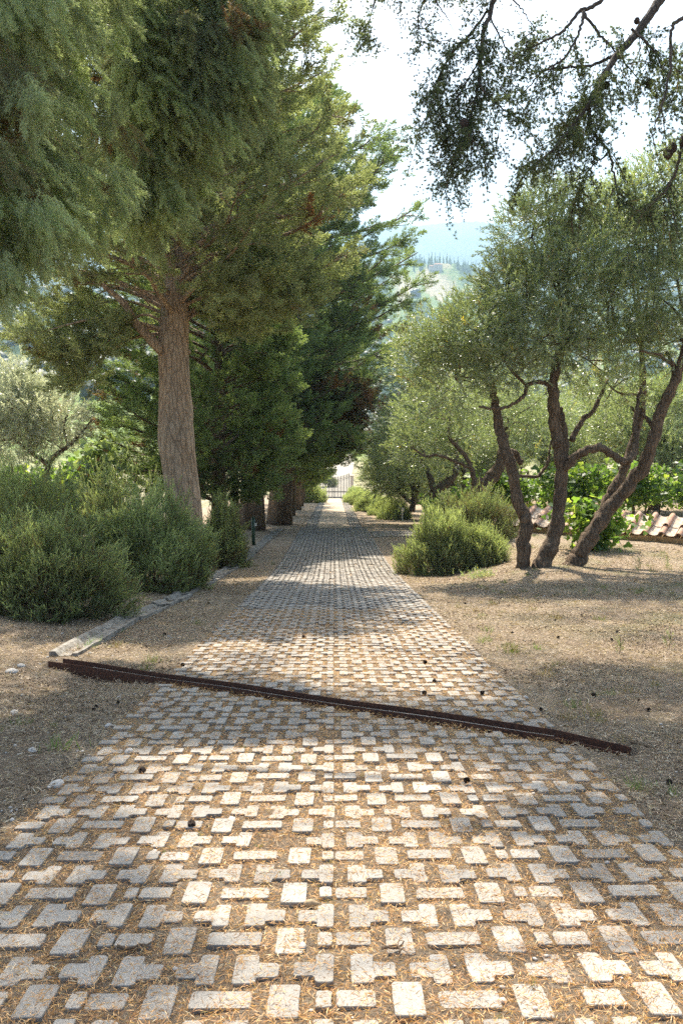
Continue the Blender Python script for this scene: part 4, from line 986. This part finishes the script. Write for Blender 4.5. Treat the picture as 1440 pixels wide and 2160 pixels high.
def pxtree(name, basepx, d, label, limbs, blobs, group, sc=1.0, dens=1.0, bark=None, q=q, per=5, base=None):
    """limbs: list of ([(px,py,ddepth)...], [radius px...]); blobs: (px,py,ddepth, rpx, n, flat)"""
    B = at(basepx[0], basepx[1], d) if base is None else np.array(base); B = np.array([B[0], B[1], groundz(B[0], B[1])])
    w = MB(); nodes = []
    for li, (pts, rads) in enumerate(limbs):
        P = np.array([at(p[0], p[1], d + p[2]) for p in pts]) - B; K = 7 * len(pts)
        path = smooth_path(P, K); rr_ = np.interp(np.linspace(0, 1, K), np.linspace(0, 1, len(rads)), np.array(rads)) / FPX * d
        path[1:-1] += q.normal(0, .012, path[1:-1].shape); w.tube(path, rr_ * .82 * (1 + .06 * np.sin(np.arange(K) * 1.1 + li)), 14 if rads[0] > 12 else 8, .15, li * 7 + int(basepx[0]), flute=.07 if rads[0] > 12 else 0)
        nodes += list(path[K // 3:])
    bl = []
    for (px, py, dd, rp, n, fl) in blobs:
        r_ = rp / FPX * (d + dd); bl.append((at(px, py, d + dd) - B, (r_, r_ * 1.1, r_ * fl), n))
    connect(w, bl, nodes, q, per); f, P = olive_fol(bl, q, sc, dens)
    return put_tree(name, tuple(B), label, 'tree', w, f, bark or M['bark_olive'], M['olive'], group, q and 'crown')
OG = 'olive trees right of the drive'
pxtree('olive_tree', (1128, 1206), 20.5, 'double trunked olive with curving limbs next to the round rosemary', [
    ([(1102, 1215, 0), (1103, 1150, 0), (1108, 1100, 0), (1090, 1060, 0), (1080, 1000, 0), (1066, 950, 0), (1052, 900, .1), (1044, 850, .2), (1032, 800, .3), (1020, 740, .4)], [19, 17, 16, 15, 14, 15, 12, 10, 9, 6]),
    ([(1135, 1218, -.1), (1145, 1185, -.1), (1166, 1130, 0), (1178, 1060, 0), (1184, 1000, 0), (1180, 950, 0), (1170, 900, 0), (1168, 850, -.1), (1166, 800, -.1), (1180, 750, 0), (1200, 700, .1)], [30, 22, 18, 16, 16, 17, 14, 15, 12, 12, 7]),
    ([(1186, 1010, .1), (1192, 960, .3), (1188, 900, .4), (1180, 860, .5)], [10, 9, 8, 6]),
    ([(1188, 990, -.1), (1215, 962, -.2), (1260, 945, -.3), (1290, 958, -.3), (1315, 974, -.3), (1335, 958, -.2), (1340, 925, 0), (1338, 880, .2), (1350, 820, .4)], [11, 11, 10, 9, 10, 9, 8, 6, 4]),
    ([(1168, 815, -.1), (1140, 806, -.3), (1112, 812, -.4), (1104, 835, -.5), (1075, 855, -.6), (1045, 862, -.7), (1010, 858, -.8)], [6, 6, 5, 5, 4, 4, 3]),
    ([(1066, 955, .1), (1085, 955, .3), (1095, 975, .4)], [7, 8, 9]),
    ([(1080, 1004, .2), (1130, 1004, .4), (1155, 975, .5), (1160, 930, .6)], [5, 4, 4, 2]),
    ([(1205, 930, .4), (1225, 890, .5), (1255, 860, .6), (1280, 800, .8)], [8, 7, 6, 4]),
    ([(1195, 730, 0), (1225, 712, .2), (1260, 715, .5), (1310, 700, .9)], [8, 7, 5, 3])],
    [(1110, 640, 0, 110, 520, .9), (1010, 700, -.3, 85, 380, .8), (1190, 590, .2, 100, 480, .9), (1120, 500, .3, 80, 380, 1.0), (1070, 600, 0, 55, 220, .9), (1150, 430, .4, 52, 200, 1.1), (935, 715, .3, 65, 250, .8), (1280, 640, .3, 100, 400, .9), (1250, 530, .4, 90, 380, .9), (960, 800, .2, 85, 280, .8), (1060, 760, -.6, 75, 240, .7), (1240, 760, .3, 85, 220, .7), (1135, 720, -.3, 90, 300, .6), (890, 760, .5, 60, 190, .9), (1210, 450, .6, 60, 220, 1.0)], OG, 1.15)
pxtree('olive_tree', (1215, 1192), 20.8, 'olive with a long trunk leaning strongly to the right', [
    ([(1205, 1206, 0), (1222, 1170, 0), (1250, 1120, 0), (1285, 1070, 0), (1320, 1030, 0), (1355, 985, -.1), (1375, 935, -.2), (1392, 870, -.3), (1415, 820, -.4), (1435, 770, -.4), (1450, 700, -.4)], [27, 22, 20, 18, 17, 17, 15, 14, 12, 11, 7]),
    ([(1262, 1095, .4), (1290, 1040, .6), (1315, 990, .8), (1335, 930, .9), (1352, 860, 1.0), (1354, 790, 1.0), (1350, 720, 1.1)], [15, 14, 12, 11, 10, 9, 6]),
    ([(1382, 905, -.2), (1360, 880, 0), (1330, 860, .2)], [7, 5, 3]), ([(1400, 850, -.2), (1420, 790, .1), (1405, 740, .3)], [7, 6, 4]), ([(1430, 780, -.2), (1390, 750, -.6), (1350, 740, -.9)], [6, 4, 3])],
    [(1380, 620, 0, 100, 420, .9), (1330, 520, .3, 90, 360, .9), (1420, 480, 0, 85, 360, 1.0), (1380, 400, .5, 70, 280, 1.0), (1480, 600, -.4, 110, 380, .9), (1330, 720, .4, 80, 200, .7), (1440, 720, 0, 90, 260, .7), (1300, 440, .8, 60, 220, 1.0), (1460, 380, .3, 70, 220, 1.0), (1290, 820, .8, 70, 120, .6)], OG, 1.15)
pxtree('olive_tree', (1000, 1075), 30, 'dark stooping olive with stubby limbs behind the round rosemary', [
    ([(995, 1090, 0), (1000, 1050, 0), (1012, 1030, 0), (1038, 1005, 0), (1055, 975, 0), (1062, 930, .2), (1075, 880, .4)], [20, 16, 15, 17, 14, 10, 7]),
    ([(1010, 1045, -.2), (1006, 1020, -.3), (1016, 1012, -.4)], [12, 14, 9]),
    ([(1004, 1050, -.3), (1000, 1015, -.4), (990, 980, -.4), (972, 950, -.4), (948, 925, -.4), (945, 890, -.3), (948, 870, 0)], [8, 7, 6, 6, 5, 4, 3]),
    ([(988, 985, -.4), (955, 972, -.6), (925, 960, -.8), (895, 962, -.9), (870, 945, -1)], [5, 4, 4, 3, 2])],
    [(960, 830, 0, 75, 260, .9), (1040, 850, .3, 80, 280, .9), (1110, 900, .5, 80, 220, .9), (900, 880, 0, 70, 260, .9), (880, 940, .2, 55, 200, .8), (1150, 830, 1, 90, 260, .9), (960, 930, .8, 60, 130, .8)], OG, 1.3)
pxtree('olive_tree', (925, 1060), 36, 'olive with a pale bent stem between the stooping tree and the hedge', [
    ([(915, 1075, 0), (918, 1040, 0), (945, 1015, 0), (962, 990, 0), (960, 950, .2)], [13, 12, 12, 9, 6]), ([(915, 1045, 0), (905, 1000, 0), (880, 960, 0)], [9, 7, 4]), ([(978, 1040, .2), (982, 1010, .2), (976, 985, .2)], [9, 9, 6])],
    [(900, 860, 0, 75, 300, .9), (850, 900, 0, 60, 240, .9), (950, 880, .5, 80, 260, .9), (870, 800, .6, 60, 240, .9), (835, 960, .2, 50, 190, .8), (900, 990, .6, 50, 120, .7)], OG, 1.5)
T5 = pxtree('olive_tree', (850, 1075), 46, 'low olive behind the clipped rosemary hedge nearer the round rosemary', [
    ([(868, 1080, 0), (872, 1040, 0), (862, 1000, 0), (850, 960, 0)], [8, 7, 6, 4]), ([(866, 1060, 0), (840, 1035, 0), (828, 1000, 0)], [6, 5, 3]), ([(872, 1050, 0), (890, 1010, 0), (900, 970, 0)], [6, 4, 3])],
    [(830, 960, 0, 52, 300, .9), (870, 930, 0, 50, 280, .9), (810, 1010, 0, 38, 240, .9), (900, 980, .3, 50, 240, .9), (850, 1020, .3, 40, 160, .8), (840, 890, .6, 40, 180, .9)], OG, 1.7)
for x, y, s_, rz, lb in ((5.0, 56, .92, .8, 'low olive midway along the right hedge'), (4.5, 66, .9, 2.0, 'low olive towards the gate behind the right hedge'), (3.9, 77, .88, 3.9, 'olive nearest the iron gate on the right')):
    copy_tree(T5, (x, y, groundz(x, y)), rz, lb, s_)
# groves behind: one generic grown olive, copied
def gen_olive(seed, H=5.2, Rr=2.6, n=2600):
    q = np.random.default_rng(seed); w = MB(); bl = []; nodes = []
    for k in range(3):
        a = k * 2.1 + q.random(); P = np.array([[0, 0, -.3], [.12 * math.cos(a), .12 * math.sin(a), .7], [.5 * math.cos(a), .5 * math.sin(a), 1.5], [1.0 * math.cos(a + .3), 1.0 * math.sin(a + .3), 2.5], [1.3 * math.cos(a + .2), 1.3 * math.sin(a + .2), 3.5]])
        path = smooth_path(P, 20); w.tube(path, np.linspace(.2, .05, 20), 10, .25, seed + k, flute=.07); nodes += list(path[8:])
    for k in range(13):
        a = k * 2.4; z = 1.9 + (H - 2.2) * ((k * .618) % 1); rr_ = Rr * .62 * math.sqrt(max(.1, 1 - ((z - 3.2) / 3) ** 2)); bl.append((np.array([rr_ * math.cos(a), rr_ * math.sin(a), z]), (Rr * .42, Rr * .42, Rr * .36), n // 13))
    bl.append((np.array([0, 0, H - .9]), (Rr * .5, Rr * .5, Rr * .4), n // 10)); connect(w, bl, nodes, q, 4, .03); f, P = olive_fol(bl, q, 1.5); return w, f
w, f = gen_olive(5)
g0_ = put_tree('olive_tree', (13.2, 36, groundz(13.2, 36)), 'dark trunked olive standing in the vines at the right edge', 'tree', w, f, M['bark_olive'], M['olive'], OG)
bgs = [(10.2, 41, .9, 1.0, 'background olive seen through the fork of the leaning olive'), (6.6, 43, 1.0, 2.2, 'background olive behind the double trunked olive'), (14.6, 47, 1.1, 3.3, 'background olive highest at the far right behind the vines'), (9.4, 53, 1.15, 4.2, 'background olive well behind the tiled wall'), (5.5, 51, .95, 5.0, 'background olive behind the stooping tree'), (18, 41, 1.1, .4, 'background olive at the extreme right margin'), (7.4, 64, 1.1, 1.5, 'distant olive behind the olives of the hedge'), (13, 66, 1.3, 2.9, 'farthest olive of the grove behind the vines')]
for x, y, s_, rz, lb in bgs: copy_tree(g0_, (x, y, groundz(x, y)), rz, lb, s_)
# olives at the left beyond the rosemary
LGp = 'sunlit olives beyond the left shrubs'
lo = pxtree('olive_tree', (95, 1010), 26, 'silvery sunlit olive beyond the rosemary at the left edge', [
    ([(95, 1040, 0), (105, 975, 0), (140, 945, 0), (165, 920, 0), (195, 885, 0)], [8, 7, 6, 4, 2]), ([(100, 980, 0), (60, 950, 0), (30, 925, 0)], [6, 4, 3]), ([(145, 940, 0), (135, 905, 0), (142, 875, 0)], [4, 3, 2]), ([(60, 955, 0), (65, 930, 0), (70, 920, 0)], [4, 4, 3])],
    [(60, 880, 0, 62, 380, .9), (130, 890, 0, 50, 260, .8), (20, 850, 0, 55, 330, .9), (60, 830, .3, 40, 220, 1.0), (-40, 900, 0, 70, 300, .9), (20, 930, 0, 50, 190, .8), (110, 930, .3, 45, 150, .7), (38, 790, .4, 26, 90, 1.2)], LGp, 1.2, base=(*at(95, 1010, 26)[:2], 0))
[ch for ch in lo.children if ch.name.startswith('crown')][0].data.materials[0] = M['olive_sunlit']
sv = None
for x, y, s_, rz, lb in ((-17, 42, 1.0, 1.4, 'second pale olive farther down the left slope'), (-23, 50, 1.1, 4.4, 'third pale olive low on the left slope')):
    c_ = copy_tree(g0_, (x, y, groundz(x, y) + 1.2), rz, lb, s_); c_['group'] = LGp
    if sv is None: sv = [ch for ch in c_.children if ch.name.startswith('crown')][0].data.copy(); sv.materials[0] = M['olive_sunlit']
    [ch for ch in c_.children if ch.name.startswith('crown')][0].data = sv

# ------------------------------------------------------------------ rosemary
RT = [t_rosemary(i) for i in range(6)]
def rosemary(seed, rx, ry, h, n, sc=1.0, upb=.9, tint=.5, woody=40, lumps=.5, side_dry=0.0):
    n = int(n * 1.5); q = np.random.default_rng(seed); a = q.random(n) * 2 * math.pi; u = q.random(n); el = np.arcsin(np.clip(u * 1.05 - .05, -.05, 1))
    d = np.column_stack([np.cos(a) * np.cos(el), np.sin(a) * np.cos(el), np.maximum(np.sin(el), -.02)])
    lump = 1 + lumps * (vn(a * 1.6 + seed, el * 3.2, seed) - .5) + .5 * (vn(a * 4.5 + seed, el * 6, seed + 3) - .5); k = q.uniform(.55, 1.0, n) ** .5
    p = d * np.array([rx, ry, h * .92])[None] * (k * lump)[:, None]; p[:, 2] += .04
    n_ = n; dd = d * [.8, .8, .3] + np.array([0, 0, upb * .85]) + q.normal(0, .36, (n, 3))
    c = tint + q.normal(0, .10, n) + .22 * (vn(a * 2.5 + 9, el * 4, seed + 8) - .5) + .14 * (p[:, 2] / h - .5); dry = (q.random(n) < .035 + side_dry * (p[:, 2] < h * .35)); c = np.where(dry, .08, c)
    p = p - unit(dd) * .16 * sc
    f = scatter_mix(RT, p, dd, sc * q.uniform(.65, 1.2, n), c, q); w = MB()
    for i in range(woody):
        e_ = p[q.integers(0, n)]; b0 = q.normal(0, .12, 3) * [rx, ry, 0]; w.tube(smooth_path([b0, b0 * .5 + e_ * .5 + q.normal(0, .06, 3), e_], 6), np.linspace(.016, .004, 6), 4, .1, i, cap=False)
    return w, f
def put_bush(x, y, label, wf, group, name='rosemary_bush', rz=0, dz=0, cat='shrub'):
    e = empty(name, (x, y, groundz(x, y) + dz), label, cat, group, rz); wf[0].build('stems', M['twig'], e, world=False); mesh('foliage', wf[1][0], wf[1][1], M['rosemary'], e, wf[1][2]); return e
RG = 'rosemary bushes left of the drive'
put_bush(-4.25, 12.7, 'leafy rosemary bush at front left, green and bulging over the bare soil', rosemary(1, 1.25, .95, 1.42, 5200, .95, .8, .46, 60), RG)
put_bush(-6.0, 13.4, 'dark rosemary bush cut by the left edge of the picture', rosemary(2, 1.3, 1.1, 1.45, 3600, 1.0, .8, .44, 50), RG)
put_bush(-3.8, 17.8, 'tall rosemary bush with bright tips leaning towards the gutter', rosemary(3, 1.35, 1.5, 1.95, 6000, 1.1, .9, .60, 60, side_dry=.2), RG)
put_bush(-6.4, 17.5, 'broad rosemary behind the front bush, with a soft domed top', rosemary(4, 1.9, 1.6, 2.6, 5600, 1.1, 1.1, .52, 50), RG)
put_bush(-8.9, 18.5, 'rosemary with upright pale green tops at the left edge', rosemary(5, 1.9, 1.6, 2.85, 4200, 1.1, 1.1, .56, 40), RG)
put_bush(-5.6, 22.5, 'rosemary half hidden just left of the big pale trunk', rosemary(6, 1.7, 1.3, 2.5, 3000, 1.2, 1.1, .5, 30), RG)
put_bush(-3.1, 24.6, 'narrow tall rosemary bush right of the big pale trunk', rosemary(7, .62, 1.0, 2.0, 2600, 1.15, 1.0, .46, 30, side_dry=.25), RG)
RG2 = 'rosemary bushes right of the drive'
put_bush(2.82, 22.3, 'round rosemary bush with upright pale stems beside the drive', rosemary(8, 1.05, .95, 1.62, 4600, 1.15, 1.5, .56, 70, .35, side_dry=.12), RG2)
put_bush(3.85, 22.0, 'rosemary bush spreading to the right towards the double trunked olive', rosemary(18, .55, .7, 1.0, 1700, 1.05, 1.2, .56, 40, .4, side_dry=.12), RG2)
put_bush(4.15, 25.6, 'darker rosemary bush behind the round one', rosemary(9, 1.35, 1.1, 1.75, 3000, 1.3, 1.1, .34, 30), RG2)
hb = rosemary(10, 1.0, 1.5, 1.15, 2400, 1.5, 1.3, .62, 20, .3)
hb0 = put_bush(3.55, 51, 'hedge rosemary nearest the round bush, with the white marker', hb, 'rosemary hedge running to the gate')
for i, (x, y, s_) in enumerate(((3.15, 56, .95), (2.95, 61, 1.0), (2.7, 67, .95), (2.5, 73, 1.0), (2.35, 79, 1.0), (2.2, 85, 1.15))):
    copy_tree(hb0, (x, y, groundz(x, y)), i * 1.3, ['hedge rosemary second from the near end', 'hedge rosemary third from the near end', 'hedge rosemary in the middle of the row', 'hedge rosemary third from the gate', 'hedge rosemary second from the gate', 'hedge rosemary taller than the rest, touching the gate'][i], s_)
c_ = copy_tree(hb0, (-2.45, 80, groundz(-2.45, 80)), .7, 'rounded green bush left of the gate past the last trunks', 1.5); c_['group'] = 'rosemary hedge running to the gate'
c_ = copy_tree(g0_, (-.75, 112, h1(-.75, 112) - .6), .7, 'round tan bush on the dry slope beyond the gate', .5); c_['group'] = 'bushes beyond the gate'; c_['category'] = 'bush'

# silvery weeds by the round rosemary
wp_ = pxground(1010, 1218); n = 60
f_ = scatter_mix(OT, np.column_stack([wp_[0] + q.normal(0, .22, n), wp_[1] + q.normal(0, .12, n), np.full(n, wp_[2])]), np.column_stack([q.normal(0, .8, n), q.normal(0, .8, n), np.full(n, .8)]), .55, q.normal(.75, .1, n), q)
o = mesh('weed_clump', f_[0], f_[1], M['olive'], tint=f_[2]); setp(o, 'small silvery leafed weed at the foot of the round rosemary', 'weed')
for i, (px, py, s_, lb) in enumerate(((1345, 1208, .45, 'spindly dark weed standing in the sunlit earth at right'), (1372, 1212, .2, 'small weed just right of the spindly one'), (1405, 1200, .35, 'weed at the right edge on the bright earth'), (1305, 1380, .25, 'tuft of dry stalks on the sunlit ground at right'), (1410, 1370, .3, 'thin dry stalks at the right edge of the sunlit ground'))):
    p = pxground(px, py); n = 14; V, F, c = scatter_mix(OT, np.column_stack([p[0] + q.normal(0, .02, n), p[1] + q.normal(0, .02, n), p[2] + np.linspace(0, s_ * .6, n)]), np.column_stack([q.normal(0, .6, n), q.normal(0, .6, n), np.full(n, 1.)]), s_ * .9, q.normal(.4, .15, n), q)
    st_ = MB().tube([p + [0, 0, -.02], p + [.01, 0, s_ * .5], p + [0, .01, s_ * .9]], [.004, .003, .002], 5); e = empty('weed', p, lb, 'weed', 'weeds on the right bank'); mesh('leaves', V - p, F, M['rosemary'], e, c); st_.build('stem', M['twig'], e)

# ------------------------------------------------------------------ vines behind the tiled wall, sunlit growth at the left
VT = [t_vine(i) for i in range(5)]
def vinebush(seed, rx, ry, h, n, z0=.3):
    q = np.random.default_rng(seed); p = np.column_stack([q.normal(0, rx * .5, n), q.normal(0, ry * .5, n), z0 + (h - z0) * q.random(n) ** .8]); d = np.column_stack([q.normal(0, .5, n), q.normal(0, .5, n) - .3, np.ones(n)])
    return scatter_mix(VT, p, d, q.uniform(.8, 1.2, n), q.normal(.5, .17, n), q)
vp = [(6.2, 31.5), (8.2, 30.6), (10.2, 30.0), (12.2, 29.2), (7.0, 34), (9.4, 33.6), (11.8, 33), (14.2, 32.4), (14.2, 28.2), (5.0, 33)]
vl = ['vine with bright leaves behind the left end of the tiled wall', 'vine between the double trunk and the leaning trunk', 'vine behind the foot of the leaning olive', 'vine over the tiles right of the leaning olive', 'shaded vine in the second row at left', 'shaded vine in the second row behind the leaning olive', 'second row vine left of the dark trunked olive', 'second row vine beside the dark trunked olive', 'vine at the right edge above the tiles', 'vine seen over the dark rosemary']
for i, (x, y) in enumerate(vp):
    z = groundz(x, y); e = empty('grapevine', (x, y, z), vl[i], 'vine', 'grapevines behind the tiled wall')
    w = MB(); w.tube(smooth_path([[0, 0, -.1], [.1, 0, .4], [-.05, .05, .8], [.35, 0, 1.1]], 12), np.linspace(.05, .025, 12), 7, .25, i); w.tube(smooth_path([[-.03, 0, .75], [-.4, 0, 1.0], [-.9, .05, 1.15]], 8), np.linspace(.03, .012, 8), 5); w.build('stem', M['bark_olive'], e, world=False, smooth=True)
    f_ = vinebush(200 + i, 1.1, .55, q.uniform(1.4, 1.9), int(q.uniform(90, 150)), .55); mesh('leaves', f_[0], f_[1], M['vine'], e, f_[2])
    MB().tube([[.5, 0, -.1], [.5, 0, 1.9]], .03, 6).build('stake', M['twig'], e, world=False)
lv = [(-9.6, 27.5, 'bright green sunlit vine beyond the rosemary left of the pale trunk'), (-8.2, 29.5, 'sunlit vine close under the low cypress boughs'), (-12.0, 31, 'sunlit vine between the pale olive and the dark shrub'), (-10.5, 34, 'pale vine farther down the left slope')]
for i, (x, y, lb) in enumerate(lv):
    z = groundz(x, y) + .3; e = empty('grapevine', (x, y, z), lb, 'vine', 'sunlit vines at the left'); f_ = vinebush(300 + i, 1.6, .9, 2.5, 200, .4); mesh('leaves', f_[0], f_[1], M['vine'], e, f_[2])
    MB().tube(smooth_path([[0, 0, -.6], [.1, 0, .6], [-.1, 0, 1.6]], 8), np.linspace(.06, .02, 8), 7, .2, i).build('stem', M['bark_olive'], e, world=False)
x, y = -6.5, 24.5; e = empty('broadleaf_shrub', (x, y, groundz(x, y)), 'dark broad leafed shrub poking above the rosemary', 'shrub'); f_ = vinebush(400, .6, .6, 3.25, 90, 1.2)
mesh('leaves', f_[0], f_[1], M['cypress_dark'], e, f_[2]); MB().tube([[0, 0, -.1], [0.05, 0, 1.2], [0, 0, 2.2]], [.05, .04, .02], 7, .2, 2).build('stem', M['bark_olive'], e, world=False)

x, y = at(1250, 1130, 23.6)[:2]; e = empty('broadleaf_shrub', (x, y, groundz(x, y)), 'leafy green weed shrub growing against the tiled wall behind the leaning olive', 'shrub'); f_ = vinebush(410, .7, .35, 1.15, 90, .1)
mesh('leaves', f_[0], f_[1], M['vine'], e, f_[2])
b = MB()
for j in range(9): b.tube([[q.normal(0, .1), -.1, -.05], [q.normal(-.1, .25), -.15, q.uniform(.4, .8)]], [.008, .004], 4)
b.build('dry_stalks', M['drygrass'], e, world=False)
# ------------------------------------------------------------------ distant trees
def lump_crown(seed, sub=3):
    V, F, c = pebble_mesh(1, seed, sub); q = np.random.default_rng(seed); d = unit(V); k = 1 + .5 * (vn(d[:, 0] * 3 + seed, d[:, 1] * 3 + d[:, 2] * 2.5, seed) - .5) + .35 * (vn(d[:, 0] * 8, d[:, 1] * 8 + d[:, 2] * 7, seed + 1) - .5)
    V = d * k[:, None] * [1, 1, .85]; V[:, 2] += .7; return V, F, (vn(d[:, 0] * 9, d[:, 2] * 9 + d[:, 1] * 4, 3) - .5) * .4
LC = [lump_crown(i) for i in range(5)]
q = np.random.default_rng(77); P = []; Sx = []
while len(P) < 2600:
    a = R(q.uniform(-34, 34)); rd = math.exp(q.uniform(math.log(260), math.log(1350))); x, y = rd * math.sin(a), rd * math.cos(a); ad = math.degrees(a)
    wd = fbm(np.array([ad * 1.1 + 5]), np.array([math.log(rd) * 9]), 41, 5)[0]
    dens = .9 if wd < .50 else .12
    if -24 < ad < -8 and rd < 420: dens *= .25
    if 3 < ad < 10 and rd > 1050: dens *= .25
    if q.random() < dens: P.append([x, y, h1(x, y) - 1]); Sx.append(q.uniform(2.6, 5.0) * (1 + rd / 2500))
f_ = scatter_mix(LC, np.array(P), np.tile([[0, 0, 1.]], (len(P), 1)) + q.normal(0, .05, (len(P), 3)), np.array(Sx), q.normal(.5, .14, len(P)), q)
setp(mesh('woodland', f_[0], f_[1], leafmat('distant_tree_foliage', [(0, (.018, .03, .015)), (.5, (.04, .06, .025)), (1, (.07, .095, .04))], .1), tint=f_[2], smooth=True), kind='stuff')
# slender far cypresses
def far_cyp(seed):
    b = MB(); K = 14; t = np.linspace(0, 1, K); b.tube(np.column_stack([.02 * np.sin(t * 9), t * 0, t]), .085 * np.sin(np.clip(t * 1.15 + .12, 0, 1) * math.pi * .86 + .35) ** .8 + .006, 10, .35, seed); return b
hc = far_cyp(3).build('cypress_tree', M['cypress_dark'], world=False); k = 0
def place_cyp(px, ad, rd, h, label, grp):
    global k
    o = hc if k == 0 else hc.copy()
    if k: COL.objects.link(o)
    a = R(ad) if ad is not None else math.atan2(*(at(px, 0, 100)[:2]))
    x, y = rd * math.sin(a), rd * math.cos(a); o.location = (x, y, h1(x, y) - 1); o.scale = (h * q.uniform(.9, 1.25),) * 2 + (h,); o.rotation_euler = (0, 0, q.random() * 6); setp(o, label, 'tree', grp); k += 1
for px, h in ((111, 19), (140, 20), (162, 17)):
    place_cyp(px, None, 300 + (px - 111) * .5, h * .62, {111: 'leftmost slender cypress on the green slope at left', 140: 'tallest slender cypress on the green slope at left', 162: 'wider slender cypress nearest the dark boughs on the left slope'}[px], 'slender cypresses on the left slope')
for px in list(np.linspace(872, 905, 10)) + [912, 918, 926, 931, 936, 944, 952, 958] + list(np.linspace(988, 1015, 9)) + [962, 968, 976]:
    place_cyp(px, None, 1500 + q.normal(0, 22), q.uniform(15, 27) if px < 940 else q.uniform(12, 20), 'tiny hazy cypress on the crest of the villa hill', 'cypresses around the hilltop villa')
# the villa
a = math.atan2(*(at(932, 0, 100)[:2])); vx, vy = 1462 * math.sin(a), 1462 * math.cos(a); vz = h1(vx, vy)
e = empty('villa', (vx, vy, vz), 'pale stone villa with clay roofs on the far hilltop', 'villa')
e.scale = (.8, .8, .8); MB().box([0, 0, 5], [17, 10, 12]).build('main_block', M['housewall'], e, world=False); MB().box([-13, 1, 3.4], [9.5, 9, 9]).build('side_wing', M['housewall'], e, world=False)
def roof(c, sx, sy, h): return MB().add(np.array([[-sx, -sy, 0], [sx, -sy, 0], [sx, sy, 0], [-sx, sy, 0], [-sx * .5, 0, h], [sx * .5, 0, h]]) + c, [[0, 1, 5, 4], [2, 3, 4, 5], [0, 3, 2, 1]], [[1, 2, 5], [3, 0, 4]])
roof(np.array([0, 0, 11.02]), 9.3, 5.8, 2.6).build('roof', M['houseroof'], e, world=False); roof(np.array([-13, 1, 7.92]), 5.4, 5.2, 2).build('roof', M['houseroof'], e, world=False)
for i in range(4):
    for j in range(2): MB().box([-6 + i * 4, -5.03, 4 + j * 4], [1.2, .12, 1.8]).build('window', M['window'], e, world=False)

# ------------------------------------------------------------------ the summer haze
hz = MB().box([0, 3500, 480], [12000, 8200, 1400]).build('haze', None or M['stone'], world=False); hz.data.materials.clear()
m = bpy.data.materials.new('summer_haze'); m.use_nodes = True; nt = m.node_tree; nt.nodes.clear(); out = nt.nodes.new('ShaderNodeOutputMaterial'); pv = nt.nodes.new('ShaderNodeVolumePrincipled')
pv.inputs['Color'].default_value = (.50, .76, 1, 1); pv.inputs['Density'].default_value = HAZE; pv.inputs['Anisotropy'].default_value = .3; nt.links.new(pv.outputs[0], out.inputs['Volume']); hz.data.materials.append(m); setp(hz, kind='stuff')
